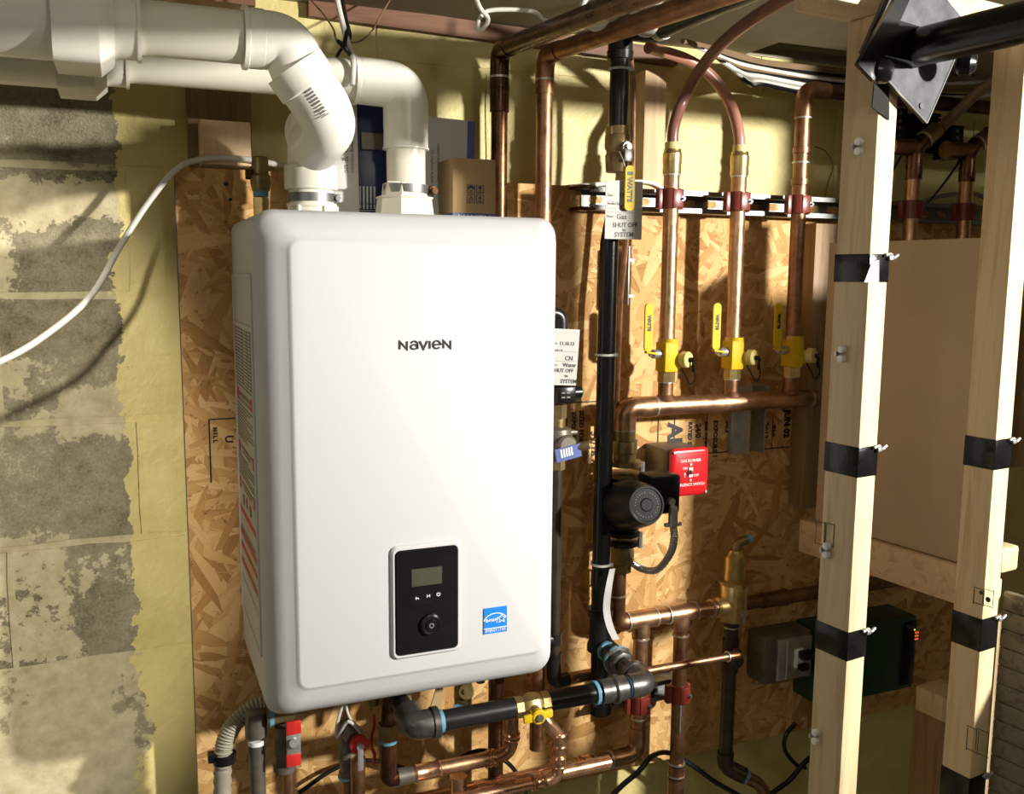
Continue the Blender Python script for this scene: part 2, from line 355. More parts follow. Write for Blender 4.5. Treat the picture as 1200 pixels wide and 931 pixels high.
# ------------------------------------------------------------------ boiler
boiler = thing('wall_boiler', 'large white wall-hung gas boiler with black control panel, mounted on chipboard', 'boiler', (.238, .295, .99))
BX0, BX1, BZ0, BZ1 = -.001, .445, .984, 1.696
FY = -.025
def lp(b, specs, x, y, f, nseg=6, caps=True):
    rings = []
    for Y, x0, x1, z0, z1, r in specs:
        rings.append(rrect(b, ((x0+x1)/2, Y, (z0+z1)/2), XA, ZA, x1-x0, z1-z0, r, nseg))
    skin(b, rings, caps)
body = mk('body', lambda b: lp(b, [(.294, BX0+.004, BX1-.004, BZ0+.004, BZ1-.004, .012), (.29, BX0, BX1, BZ0, BZ1, .016), (.022, BX0, BX1, BZ0, BZ1, .016)], 0, 0, 0), M['white'], boiler)
cover = mk('front_cover', lambda b: lp(b, [
    (.0225, BX0+.003, BX1-.003, BZ0+.003, BZ1-.003, .020), (.020, BX0-.002, BX1+.001, BZ0-.001, BZ1+.003, .026), (.015, BX0-.0025, BX1+.0015, BZ0-.002, BZ1+.004, .028),
    (.004, BX0+.003, BX1-.003, BZ0+.002, BZ1-.003, .030), (-.009, BX0+.014, BX1-.010, BZ0+.014, BZ1-.014, .028), (-.016, BX0+.026, BX1-.018, BZ0+.028, BZ1-.024, .024),
    (-.0205, BX0+.036, BX1-.0245, BZ0+.042, BZ1-.0335, .018), (-.0222, BX0+.0385, BX1-.027, BZ0+.0455, BZ1-.036, .016), (-.0245, BX0+.041, BX1-.0295, BZ0+.048, BZ1-.039, .015), (-.0252, BX0+.0435, BX1-.032, BZ0+.0505, BZ1-.0415, .013)], 0, 0, 0), M['white'], boiler, sharp=50)
# pressed frame on the left side panel and its printed label
def side_frame(b):
    for y0, y1, z0, z1 in ((.050, .276, BZ0+.075, BZ1-.085),):
        t = .006; x = BX0-.0008
        box(b, (x, (y0+y1)/2, z1), (.004, y1-y0, t), bev=.0015); box(b, (x, (y0+y1)/2, z0), (.004, y1-y0, t), bev=.0015)
        box(b, (x, y0, (z0+z1)/2), (.004, t, z1-z0), bev=.0015); box(b, (x, y1, (z0+z1)/2), (.004, t, z1-z0), bev=.0015)
        box(b, (x, (y0+y1)/2, z1-.075), (.004, y1-y0, t), bev=.0015); box(b, (x, (y0+y1)/2, z0+.055), (.004, y1-y0, t), bev=.0015)
mk('side_rib', side_frame, M['white'], boiler, kind='stuff')
LX = BX0-.0012
def quad(b, y0, y1, z0, z1, x=LX-.0006):
    y0, y1 = .266-(.262-y0)*1.28, .266-(.262-y1)*1.28
    box(b, (x, (y0+y1)/2, (z0+z1)/2), (.0005, abs(y1-y0), abs(z1-z0)))
lab = mk('warning_label', lambda b: quad(b, .105, .262, 1.135, 1.535, LX), M['paperg'], boiler, 'white printed warning label with red bars on the side')
def lines(b):
    z = 1.53; random.seed(3)
    while z > 1.145:
        red = any(abs(z-r) < .012 for r in (1.425, 1.342, 1.282, 1.222, 1.187, 1.158)) or 1.242 < z < 1.276
        if not red:
            if z > 1.442: quad(b, .188, .258, z, z-.0016); quad(b, .112, .135, z, z-.0016); quad(b, .144, .172, z, z-.0016)
            else:
                l = random.choice((0, 0, .02, .05)); quad(b, .110+l, .257, z, z-.0019)
        z -= .0052
    for y in (.109, .140, .182): quad(b, y, y+.0012, 1.53, 1.445)
    quad(b, .125, .232, 1.430, 1.424); quad(b, .125, .232, 1.420, 1.417)
    for r in (1.345, 1.286): quad(b, .128, .226, r, r-.004); quad(b, .14, .212, r-.007, r-.010)
    for y in (.215, .150): cyl(b, (LX-.0012, .266-(.262-y)*1.28, 1.258), (LX-.0006, .266-(.262-y)*1.28, 1.258), .009)
mk('label_print', lines, M['inkgrey'], lab, kind='stuff')
def reds(b):
    for r in (1.432, 1.346, 1.287):
        quad(b, .236, .252, r+.002, r-.016, LX-.0007); quad(b, .109, .121, r+.002, r-.016, LX-.0007)
    for r in (1.232, 1.196, 1.166): pass
    for r in (1.240, 1.200, 1.178, 1.152): quad(b, .107, .258, r, r-.0085, LX-.0007)
    cyl(b, (LX-.0013, .166, 1.262), (LX-.0007, .166, 1.262), .011, n=3)
mk('label_bar', reds, M['inkred'], lab, 'red heading bars', kind='stuff')
# logo letters drawn as strokes
def stroke(b, pts, wd, y=-.0016, o=(0, 0), s=1):
    pts = [Vector((o[0]+p[0]*s, 0, o[1]+p[1]*s)) for p in pts]; L, R = [], []
    for i, p in enumerate(pts):
        d = (pts[min(i+1, len(pts)-1)]-pts[max(i-1, 0)]); 
        if 0 < i < len(pts)-1:
            d1 = (p-pts[i-1]).normalized(); d2 = (pts[i+1]-p).normalized(); m = (d1+d2).normalized(); nrm = Vector((-m.z, 0, m.x)); k = wd/2/max(.45, nrm.dot(Vector((-d1.z, 0, d1.x))))
        else: d.normalize(); nrm = Vector((-d.z, 0, d.x)); k = wd/2
        L.append(p+nrm*k); R.append(p-nrm*k)
    for i in range(len(pts)-1):
        q = [L[i], L[i+1], R[i+1], R[i]]; q = [Vector((v.x, y, v.z)) for v in q]
        prism(b, q, (0, .0012, 0))
def arc(cx, cz, rx, rz, a0, a1, n=14): return [(cx+rx*math.cos(math.radians(a0+(a1-a0)*i/n)), cz+rz*math.sin(math.radians(a0+(a1-a0)*i/n))) for i in range(n+1)]
def logo(b, ox, oz, s, y=-.0018):
    wd = s*.19
    G = [[[(0, 0), (0, 1), (.95, 0), (.95, 1)]],
         [arc(.5, .62, .43, .38, 160, 0, 10)+[(.93, 0)], arc(.48, .28, .43, .28, 0, 360, 20)],
         [[(0, 1), (.5, 0), (1, 1)]], [[(.05, 0), (.05, 1)]],
         [[(.05, .5), (.98, .5)]+arc(.5, .5, .48, .5, 0, 318, 24)], [[(0, 0), (0, 1), (.95, 0), (.95, 1)]]]
    adv = [1.40, 1.22, 1.28, .48, 1.40, 1.2]; x = ox
    for g, a in zip(G, adv):
        for st in g: stroke(b, st, wd, y, (x, oz), s)
        x += a*s
la, lb = at(468, 409, FY-.0015), at(527.5, 409, FY-.0015)
mk('brand_lettering', lambda b: logo(b, la.x+.001, (la.z+lb.z)/2, (lb.x-la.x)/6.73, FY-.0018), M['ink'], boiler, 'dark letters NAVIEN', kind='stuff')
# control panel
p0, p1 = at(461, 705, FY-.002), at(537, 697, FY-.002); pz1, pz0 = at(498, 640, FY-.002).z, at(498, 765, FY-.002).z
pcx, pcz, pw, ph_ = (p0.x+p1.x)/2, (pz0+pz1)/2, p1.x-p0.x, pz1-pz0
def slab(b, cx, cz, w_, h_, r, y0, y1, ch=.001):
    rings = [rrect(b, (cx, y0, cz), XA, ZA, w_, h_, r), rrect(b, (cx, y1+ch, cz), XA, ZA, w_, h_, r), rrect(b, (cx, y1, cz), XA, ZA, w_-2*ch, h_-2*ch, r-ch)]
    skin(b, rings)
mk('panel_surround', lambda b: slab(b, pcx, pcz, pw+.008, ph_+.008, .011, FY+.003, FY-.006, .003), M['white'], boiler, 'white raised rim')
cp = mk('control_panel', lambda b: slab(b, pcx, pcz, pw-.003, ph_-.004, .008, FY-.002, FY-.0085, .002), M['black'], boiler, 'glossy black control panel')
mk('display', lambda b: box(b, (pcx-.001, FY-.0087, pcz+.037), (.046, .0008, .026)), M['lcd'], cp, 'dim green display')
def dial(b):
    lathe(b, (pcx+.004, FY-.0085, pcz-.036), (0, -1, 0), [(0, .0165), (.004, .016), (.0055, .0135), (.0045, .0105), (.0045, .0085), (.006, .008), (.0065, .003)], 32)
mk('dial', dial, M['black'], cp)
mk('dial_ring', lambda b: lathe(b, (pcx+.004, FY-.0152, pcz-.036), (0, -1, 0), [(0, .0040), (.0004, .0040), (.0004, .0022), (0, .0022)], 20, False), M['inkgrey'], cp)
def icons(b):
    stroke(b, [(0, .5), (.35, .9)], .0009, FY-.0092, (pcx-.0185, pcz+.0035), .005); stroke(b, [(0, .5), (.35, .1)], .0009, FY-.0092, (pcx-.0185, pcz+.0035), .005); stroke(b, [(0, .5), (.9, .5), (1, .1)], .0009, FY-.0092, (pcx-.0185, pcz+.0035), .005)
    stroke(b, [(0, 0), (0, 1), (.5, .4), (1, 1), (1, 0)], .0008, FY-.0092, (pcx-.001, pcz+.005), .0042)
    stroke(b, arc(.5, .5, .5, .5, 130, 410, 14), .0009, FY-.0092, (pcx+.014, pcz+.0055), .005); stroke(b, [(.5, .5), (.5, 1.1)], .0009, FY-.0092, (pcx+.014, pcz+.0055), .005)
mk('button_icon', icons, M['whiteprint'], cp, kind='stuff')
# energy label
ea, eb = at(567, 727, FY-.0016), at(594, 727, FY-.0016); ecx, ecz = (ea.x+eb.x)/2, at(580, 727, FY-.0016).z; ew = eb.x-ea.x; eh = (at(580, 712, FY-.0016)-at(580, 742, FY-.0016)).z
eco = mk('efficiency_label', lambda b: box(b, (ecx, FY-.0016, ecz), (ew, .0006, eh)), M['blue'], boiler, 'square blue efficiency label')
def ela(b):
    s = ew
    stroke(b, arc(0, 0, .5, .34, 170, 20, 16), s*.035, FY-.0021, (ecx, ecz-s*.05), s)
    star = []
    for i in range(11):
        a = math.radians(90+36*i); r = .19 if i % 2 == 0 else .085; star.append((.27+r*math.cos(a), .02+r*math.sin(a)))
    stroke(b, star, s*.03, FY-.0021, (ecx, ecz+s*.02), s)
    sc_ = [(-.42, -.04), (-.34, .02), (-.38, .06), (-.42, 0), (-.38, -.06), (-.28, -.02), (-.25, .05), (-.24, -.05), (-.2, .04), (-.16, .03), (-.15, -.05), (-.08, 0), (-.07, .05), (-.11, .02), (-.09, -.05), (-.02, 0), (0, .05), (.0, -.04), (.05, .05), (.1, .04), (.04, -.02), (.1, .05), (.05, -.14)]
    stroke(b, sc_, s*.028, FY-.0021, (ecx, ecz+s*.02), s)
    stroke(b, [(-.5, 0), (.5, 0)], s*.03, FY-.0021, (ecx, ecz-s*.32), s)
mk('label_mark', ela, M['whiteprint'], eco, kind='stuff')
text('label_text', 'ENERGY STAR', ew*.175, (ecx, FY-.0021, ecz-ew*.42), XA, ZA, M['whiteprint'], eco, 'CENTER', sx=.80)

# ------------------------------------------------------------------ vent pipes (white PVC)
R2, R3 = .0302, .0445
def hub(b, p, d, r, L, lip=.002):
    d = Vector(d).normalized(); lathe(b, Vector(p), d, [(0, r), (.003, r+.0042), (L-.006, r+.0042), (L-.005, r+.0062), (L, r+.0062), (L, r-.001)], 28)
def pvc_elbow(b, p0, c, p1, r, hl=.034):
    pts = bend([p0, c, p1], min((Vector(p0)-Vector(c)).length, (Vector(p1)-Vector(c)).length)*.95, 12)
    sweep(b, pts, r+.0035, 28)
Yf, Yb = -.107, .150
f0, f1 = at(160, 30, Yf), at(290, 46, Yf); fz = (f0.z+f1.z)/2
vf = thing('vent_pipe', 'nearer white plastic vent pipe with double elbow and barcode, front of the two', 'pipe', (.1, .15, 1.7), 'white vent pipes above the boiler')
xj = at(118, 20, Yf).x
mk('small_pipe', lambda b: cyl(b, (xj-.02, Yf, fz), (f1.x+.01, Yf, fz), R2, n=32), M['pvc'], vf)
mk('large_pipe', lambda b: cyl(b, (-1.9, Yf, fz), (xj-.03, Yf, fz), R3, n=36), M['pvcw'], vf)
def reducer(b, x, Y, z):
    # square-shouldered reducing coupling
    m = Matrix.Rotation(0, 3, 'X')
    xs = [(x-.048, .052), (x-.002, .052), (x+.013, .040)]
    rings = []
    for xx, h in xs: rings.append(rrect(b, (xx, Y, z), YA, ZA, 2*h, 2*h, h*.30, 4))
    skin(b, rings); lathe(b, (x+.012, Y, z), XA, [(0, .037), (.024, .0365), (.025, .039), (.029, .039), (.029, .03)], 28)
mk('reducer', lambda b: reducer(b, xj, Yf, fz), M['pvcw'], vf)
mk('coupling', lambda b: lathe(b, (at(148, 30, Yf).x, Yf, fz), XA, [(0, R2+.002), (.003, R2+.004), (.012, R2+.004), (.012, R2)], 30), M['pvcw'], vf)
e_in = Vector((at(284, 45, Yf).x, Yf, fz)); e_c = Vector((at(335, 52, Yf).x, Yf, fz)); e_1 = at(352, 88, Yf-.002); e_2 = at(386, 138, Yf)
def elb1(b):
    hub(b, e_in+V(.026, 0, 0), (-1, 0, 0), R2, .026)
    sweep(b, bend([e_in+V(.01, 0, 0), e_in+V(.052, 0, -.001), e_1], .05, 12), R2+.0035, 30)
mk('elbow', elb1, M['pvcw'], vf)
dd = (e_2-e_1).normalized()
mk('street_elbow', lambda b: (lathe(b, e_1-dd*.012, dd, [(0, R2+.001), (.0, R2+.0075), (.028, R2+.0075), (.030, R2+.0045)], 32), sweep(b, bend([e_1, e_2+dd*.006, at(368, 170, -.03)], .05, 12), R2+.0045, 30)), M['pvcw'], vf, 'white elbow with printed barcode')
# lower elbow turning back to the boiler
inl = V(at(365, 225, Yb).x, Yb, 0); bz = 1.692
q0 = at(381, 146, Yf+.03); q1 = V(inl.x-.006, Yb-.01, at(355, 160, Yb).z)
def elb2(b):
    d = (at(352, 172, Yb-.02)-q0).normalized()
    lathe(b, q0+d*.035, d, [(0, R2+.003), (.004, R2+.008), (.034, R2+.008), (.036, R2+.010), (.041, R2+.010), (.041, R2)], 32)
    sweep(b, bend([q0+d*.05, V(inl.x, Yb, at(352, 168, Yb).z), V(inl.x, Yb, at(360, 215, Yb).z)], .075, 14), R2+.004, 30)
mk('lower_elbow', elb2, M['pvcw'], vf)
def collar(b, X, Y, z0):
    lathe(b, (X, Y, z0), ZA, [(0, .036), (.020, .035), (.022, .037), (.026, .037), (.026, .0335), (.046, .0335), (.047, .0385), (.050, .0395), (.082, .0395), (.084, .036), (.087, .031)], 32)
mk('collar', lambda b: collar(b, inl.x, Yb, bz), M['pvc'], vf)
mk('collar_rib', lambda b: [box(b, (inl.x+.037*math.cos(a), Yb+.037*math.sin(a), bz+.010), (.006, .006, .026), Matrix.Rotation(a, 3, 'Z'), .001) for a in (-2.3, -1.2, -.2, 3.5)], M['pvc'], vf, kind='stuff')
def band(b, X, Y, z, r=.0345, h=.0125): lathe(b, (X, Y, z), ZA, [(0, r), (0, r+.0012), (h, r+.0012), (h, r)], 32, False)
hc = mk('hose_clamp', lambda b: band(b, inl.x, Yb, bz+.029), M['zinc'], vf, 'shiny steel band')
mk('clamp_screw', lambda b: (box(b, (inl.x+.037, Yb-.008, bz+.035), (.010, .012, .013), bev=.001), cyl(b, (inl.x+.036, Yb-.022, bz+.035), (inl.x+.036, Yb+.006, bz+.035), .004)), M['zinc'], hc)
# barcode and print on the elbow
bn = (CAM-(e_1+e_2)/2).normalized(); bd = dd; bs = bn.cross(bd).normalized()
def barcode(b):
    c = e_1.lerp(e_2, .62)+bs*(-.003); cb = bn.cross(bd)
    for i in range(9):
        t = -.017+i*.0042; wd_ = random.choice((.0012, .0022)); 
        for q in range(-3, 3):
            o = bs*(q*.0017+.0008)*1.0; nn = math.sqrt(max(0, (R2+.0047)**2-((q*.0017+.0008)-.003)**2))
            m = axes(bd, bs, bn); box(b, c+bd*t+o+bn*(nn+.0001), (wd_, .0018, .0005), m)
mk('barcode', barcode, M['inkgrey'], vf, 'grey barcode print', kind='stuff')
# rear pipe
b0, b1 = at(250, 75, Yb), at(425, 99, Yb); bzp = (b0.z+b1.z)/2
vb = thing('vent_pipe', 'farther white plastic vent pipe with one smooth elbow, tucked behind the barcoded one', 'pipe', (.25, .15, 1.7), 'white vent pipes above the boiler')
xr = at(112, 60, Yb).x; out = V(at(476, 225, Yb).x, Yb, 0)
mk('small_pipe', lambda b: cyl(b, (xr-.02, Yb, bzp), (at(420, 99, Yb).x, Yb, bzp), R2, n=32), M['pvc'], vb)
mk('large_pipe', lambda b: cyl(b, (-1.9, Yb, bzp), (xr-.03, Yb, bzp), R3, n=36), M['pvcw'], vb)
mk('reducer', lambda b: reducer(b, xr, Yb, bzp), M['pvcw'], vb)
mk('coupling', lambda b: lathe(b, (at(140, 75, Yb).x, Yb, bzp), XA, [(0, R2+.002), (.003, R2+.004), (.012, R2+.004), (.012, R2)], 30), M['pvcw'], vb)
def elb3(b):
    p = V(at(413, 99, Yb).x, Yb, bzp); hub(b, p+V(.024, 0, 0), (-1, 0, 0), R2, .024)
    sweep(b, bend([p+V(.01, 0, 0), V(out.x, Yb, bzp-.002), V(out.x, Yb, at(476, 152, Yb).z)], .062, 14), R2+.0045, 30)
    lathe(b, (out.x, Yb, at(476, 176, Yb).z), ZA, [(0, R2), (0, R2+.0058), (.003, R2+.0058), (.004, R2+.0045), (.036, R2+.004), (.038, R2)], 30)
mk('elbow', elb3, M['pvcw'], vb)
mk('riser', lambda b: cyl(b, (out.x, Yb, bz), (out.x, Yb, at(476, 140, Yb).z), R2, n=32), M['pvc'], vb)
def foot(b):
    lathe(b, (out.x-.003, Yb, bz), ZA, [(0, .048), (.038, .043), (.040, .045), (.042, .045), (.043, .036), (.062, .034), (.064, .030)], 8, ph=.4)
mk('collar', foot, M['pvc'], vb)
hc = mk('hose_clamp', lambda b: band(b, out.x, Yb, bz+.048, .0345, .0125), M['zinc'], vb, 'shiny steel band')
mk('clamp_screw', lambda b: (box(b, (out.x+.038, Yb-.01, bz+.054), (.010, .012, .013), bev=.001), cyl(b, (out.x+.040, Yb-.024, bz+.052), (out.x+.040, Yb+.006, bz+.052), .005)), M['darkcopper'], hc)
mk('clear_sleeve', lambda b: box(b, (out.x-.024, Yb-.028, bz+.062), (.028, .004, .003), bev=.001), M['clear'], vb)

# ------------------------------------------------------------------ things standing on the boiler
# white manual leaning behind the front vent
def booklet(nm, label, cat, x0, x1, zt, Y, lean, mat, th=.006, group=None):
    o = thing(nm, label, cat, ((x0+x1)/2, Y, bz)); h = zt-bz
    R = Matrix.Rotation(-lean, 3, 'X'); c = V((x0+x1)/2, Y, bz)+R @ V(0, 0, h/2)
    p = mk('cover', lambda b: box(b, c, (x1-x0, th, h), R, .0006), mat, o); return o, p, c, R
mx0, mx1 = at(388, 200, .205).x, at(419.5, 200, .205).x
mo, mp, mc, mR = booklet('manual', 'white instruction manual propped behind the front vent pipe, printed sideways', 'booklet', mx0, mx1, at(415, 122, .22).z, .20, .06, M['paper'], .008)
fy = mR @ V(0, -1, 0)
text('manual_print', 'Installation & Operation Manual', .0145, mc+V(.001, 0, -.065)+fy*.0046, ZA, -XA, M['inkgrey'], mp)
text('manual_print', 'Condensing Combination Boiler', .0075, mc+V(.0115, 0, -.062)+fy*.0046, ZA, -XA, M['inkgrey'], mp)
no, np_, nc, nR = booklet('product_booklet', 'dark blue booklet with grey panel and columns of small print, between the two vents', 'booklet', at(420, 200, .215).x, at(480, 200, .215).x, at(437, 118, .225).z, .213, .05, M['navy'], .008)
k0 = at(424, 155, .205); k1 = at(468, 177, .205)
mk('grey_panel', lambda b: box(b, ((k0.x+k1.x)/2, .2085, (k0.z+k1.z)/2), (k1.x-k0.x, .006, k0.z-k1.z)), M['castgrey'], np_)
for i in range(5):
    q = at(421+i*4.2, 237, .208); text('booklet_print', 'MM HHHHHHHH', .0046, (q.x+.0015, .2068, bz+.026), ZA, -XA, M['whiteprint'], np_, bold=.00012)
mk('booklet_rule', lambda b: box(b, (at(430, 238, .208).x, .2068, bz+.0235), (.031, .0004, .0007)), M['whiteprint'], np_)
po = thing('leaflet', 'large white printed leaflet with blue right edge, leaning behind the rear vent', 'leaflet', (.35, .225, bz))
pR = Matrix.Rotation(-.05, 3, 'X') @ Matrix.Rotation(.03, 3, 'Y')
pa, pb_, pz = at(490, 150, .235).x, at(548, 150, .235).x, at(520, 139, .235).z
pp_ = mk('sheet', lambda b: box(b, ((pa+pb_)/2, .228, (bz+pz)/2), (pb_-pa, .004, pz-bz), pR), M['paper'], po)
mk('blue_edge', lambda b: box(b, (pb_+.002, .2265, (bz+pz)/2), (.013, .005, pz-bz-.004), pR), M['bluestrip'], po, 'blue margin')
for i, (x, n, z) in enumerate(((516, 'When the unit is installed by', .1), (523, 'a licensed gas fitter and the system', .08), (529, 'is filled and', .13), (534, 'flushed check all joints', .09), (538, 'leaks and test', .12))):
    text('leaflet_print', n, .0075, (at(x-9, 200, .22).x, .2235, bz+z*.4), ZA, -XA, M['inkgrey'], pp_)
text('leaflet_print', '10', .012, (at(511, 246, .18).x, .2225, bz+.013), XA, ZA, M['whiteprint'], pp_)
# carton
co = thing('cardboard_box', 'small brown cardboard carton with handling symbols and dark blue base band', 'box', (.4, .17, bz))
ca, cb = at(530, 220, .15), at(580, 220, .15); cz1 = at(555, 186, .15).z; cR = Matrix.Rotation(-.05, 3, 'Z')
cw, cd, ch_ = cb.x-ca.x, .085, cz1-bz; cc = V((ca.x+cb.x)/2+.001, .15+cd/2, bz+ch_/2)
cbx = mk('carton', lambda b: box(b, cc, (cw, cd, ch_), None, .0008), M['card'], co)
mk('printed_band', lambda b: box(b, (cc.x, cc.y-.0003, bz+.012), (cw+.0012, cd+.0008, .018)), M['bluestrip'], cbx, 'dark blue band')
text('carton_text', 'NAVIEN', .016, (cc.x, .1492, bz+.012), XA, ZA, M['paper'], cbx, 'CENTER', bold=.0003)
def pict(b):
    u = .0078
    for i, (dx, dz) in enumerate(((-1, 1), (1, 1), (-1, -1), (1, -1))):
        o = (cc.x+.002+dx*u, cc.z-.002+dz*u); s = .0125
        stroke(b, [(-.5, -.5), (.5, -.5), (.5, .5), (-.5, .5), (-.5, -.5), (.4, -.5)], .0007, .1492, o, s)
        if i == 0: stroke(b, arc(0, 0, .34, .3, 0, 180, 8), .0028, .1492, o, s); stroke(b, [(0, .1), (0, -.35), (-.12, -.35)], .0007, .1492, o, s)
        if i == 1: stroke(b, [(-.2, .3), (.2, .3)], .0016, .1492, o, s); stroke(b, [(-.18, .15), (.18, .15)], .003, .1492, o, s*.9); stroke(b, [(0, .1), (0, -.35)], .0008, .1492, o, s); stroke(b, [(-.2, -.35), (.2, -.35)], .0008, .1492, o, s)
        if i == 2: stroke(b, [(-.3, -.25), (0, .3), (.3, -.25), (-.3, -.25)], .0008, .1492, o, s)
        if i == 3: stroke(b, [(0, .3), (0, -.3)], .001, .1492, o, s); stroke(b, [(-.22, .05), (0, .32), (.22, .05)], .001, .1492, o, s); stroke(b, [(-.3, -.34), (.3, -.34)], .001, .1492, o, s)
mk('handling_symbol', pict, M['navy'], cbx, 'handling symbols', kind='stuff')
# automatic air vent rising behind the top left corner
av = thing('relief_valve', 'dark brass relief valve with blue ring rising behind the boiler top left corner', 'valve', (.04, .2, 1.69))
A = at(305, 200, .22); ax = A.x
mk('brass_base', lambda b: cyl(b, (ax, .22, 1.66), (ax, .22, at(305, 232, .22).z), .0125, n=6), M['brass'], av)
mk('blue_ring', lambda b: cyl(b, (ax, .22, at(305, 231, .22).z), (ax, .22, at(305, 224, .22).z), .0115), M['dope'], av, 'blue thread sealant')
mk('valve_body', lambda b: lathe(b, (ax, .22, at(305, 224, .22).z), ZA, [(0, .013), (.012, .0155), (.022, .0155), (.026, .0125), (.050, .0125), (.052, .010)], 20), M['oldbrass'], av)
mk('side_port', lambda b: cyl(b, (ax, .22, at(305, 205, .22).z), (ax-.022, .22, at(305, 205, .22).z), .008), M['darkcopper'], av)
# cable running from the left edge over the board corner
cw_ = [at(-120, 470, .12), at(0, 424, .15), at(60, 388, .19), at(108, 345, .22), at(140, 290, .245), at(172, 240, .27), at(205, 200, .275), at(235, 187, .29), at(280, 186, .29), at(325, 193, .29), at(345, 200, .30), at(352, 230, .31)]
solo('white_cable', 'white electrical cable sagging across the block wall to the board top left corner', 'cable', lambda b: sweep(b, spline(cw_, 6), .0048, 12), M['cable'])
cr = [at(640, 222, .31), at(690, 217, .30), at(745, 213, .30), at(768, 216, .30), at(780, 228, .30), at(786, 250, .30)]
solo('white_cable', 'white electrical cable running behind the gas shut-off tag above the board', 'cable', lambda b: sweep(b, spline(cr, 6), .0042, 12), M['cable'])
# ------------------------------------------------------------------ strut rail and copper risers
YR = .210
zs = (at(700, 243, .254).z+at(1170, 246, .254).z)/2+.002
sx0, sx1 = at(692, 243, .254).x, at(1166, 245, .254).x
def strut(name, label, x0, x1, z, slots=True):
    t = thing(name, label, 'rail', (x0, .295, z))
    def ch(b):
        for s in (1, -1):
            box(b, ((x0+x1)/2, .2745, z+s*.0195), (x1-x0, .041, .0025)); box(b, ((x0+x1)/2, .255, z+s*.0165), (x1-x0, .0022, .0085)); box(b, ((x0+x1)/2, .2585, z+s*.0126), (x1-x0, .009, .0018))
    mk('channel', ch, M['zinc'], t, flat=True)
    mk('back_web', lambda b: box(b, ((x0+x1)/2, .2935, z), (x1-x0, .0025, .037)), M['zinc'], t)
    if slots:
        x = x0+.03
        while x < x1-.02:
            mk('slot', lambda b: prism(b, [Vector((v.co if hasattr(v, 'co') else v)) for v in rrpts((x, .2918, z), .030, .014, .0068)], (0, .0008, 0)), M['osb'], t)
            x += .0508
    return t
def rrpts(c, w_, h_, r, seg=5):
    out_ = []
    for a, b, q in ((w_/2-r, h_/2-r, 0), (-w_/2+r, h_/2-r, 1), (-w_/2+r, -h_/2+r, 2), (w_/2-r, -h_/2+r, 3)):
        for k in range(seg+1):
            t = (q+k/seg)*math.pi/2; out_.append(Vector((c[0]+a+r*math.cos(t), c[1], c[2]+b+r*math.sin(t))))
    return out_
st = strut('strut_rail', 'long zinc strut channel carrying the copper risers along the board top', sx0, sx1, zs)
mk('end_cap', lambda b: (box(b, (sx0-.008, .272, zs+.0195), (.034, .044, .007), bev=.002), box(b, (sx0-.008, .272, zs-.0195), (.034, .044, .007), bev=.002)), M['darkcopper'], st, 'dark rubber end', kind='stuff')
RX = [.771, .919, 1.062, 1.351, 1.500]; RR = .0143
mz = (at(722, 478, YR).z+at(957, 467, YR).z)/2      # manifold height
vz = at(783, 418, YR).z
def clamp(x, z, y=YR, r=RR, dark=False, label='two-part red pipe clamp gripping copper riser', g='red pipe clamps'):
    t = thing('pipe_clamp', label, 'clamp', (x, y, z), g)
    def half(b, s):
        pr = [(0, r+.0007), (0, r+.004), (.036, r+.004), (.036, r+.0007)]
        lathe(b, (x, y, z-.018), ZA, [(0, r+.001), (.001, r+.0045), (.036, r+.0045), (.037, r+.001)], 20)
        box(b, (x-.021, y+.004, z), (.014, .013, .037), bev=.002); box(b, (x+.020, y+.002, z), (.011, .012, .037), bev=.002)
    mk('clamp_band', lambda b: half(b, 1), M['clamp'], t)
    mk('clamp_ear', lambda b: box(b, (x+.004, y-.0165, z), (.022, .006, .034), bev=.002), M['clamp'], t)
    mk('bolt', lambda b: (cyl(b, (x+.013, y-.026, z), (x+.013, y+.01, z), .0022, n=8), cyl(b, (x+.013, y-.021, z), (x+.013, y-.018, z), .0048, n=6)), M['zinc'], t)
    return t
def riser(x, ztop, label, mat='copper', zbot=None):
    t = thing('copper_riser', label, 'pipe', (x, YR, mz), 'copper risers on the strut')
    zb = vz+.030 if zbot is None else zbot
    mk('pipe', lambda b: cyl(b, (x, YR, zb), (x, YR, ztop), RR, n=24), M[mat], t)
    return t
z3 = at(940, 118, YR).z
zc1, zc2 = at(788, 175, YR).z, at(866, 178, YR).z
r1 = riser(RX[0], zc1-.04, 'leftmost copper riser, topped by a brass coupling and purple tube')
r2 = riser(RX[1], zc2-.04, 'copper riser topped by a brass coupling and pink arching tube')
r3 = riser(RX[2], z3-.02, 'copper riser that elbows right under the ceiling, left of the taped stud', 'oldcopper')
r4 = riser(RX[3], at(1068, 205, YR).z, 'copper riser behind the plywood panel, nearer the taped stud', 'copper', 1.45)
r5 = riser(RX[4], at(1130, 205, YR).z, 'rightmost copper riser rising behind the plywood panel', 'copper', 1.45)
for t, x, z in ((r1, RX[0], zc1), (r2, RX[1], zc2)):
    mk('brass_coupling', lambda b: lathe(b, (x, YR, z-.044), ZA, [(0, .0165), (.002, .0172), (.016, .0165), (.020, .0175), (.036, .0175), (.038, .016), (.044, .0155)], 22), M['brass'], t, 'brass crimp coupling')
    mk('solder_ring', lambda b: cyl(b, (x, YR, z-.047), (x, YR, z-.0435), .0158), M['solder'], t)
    mk('clip_ring', lambda b: cyl(b, (x, YR, z-.006), (x, YR, z+.012), .0140), M['yelcap'], t, 'pale yellow ring')
def r3top(b):
    sweep(b, bend([(RX[2], YR, z3-.03), (RX[2], YR, z3+.022), (RX[2]+.055, YR, z3+.022)], .03, 8), RR+.0018, 20)
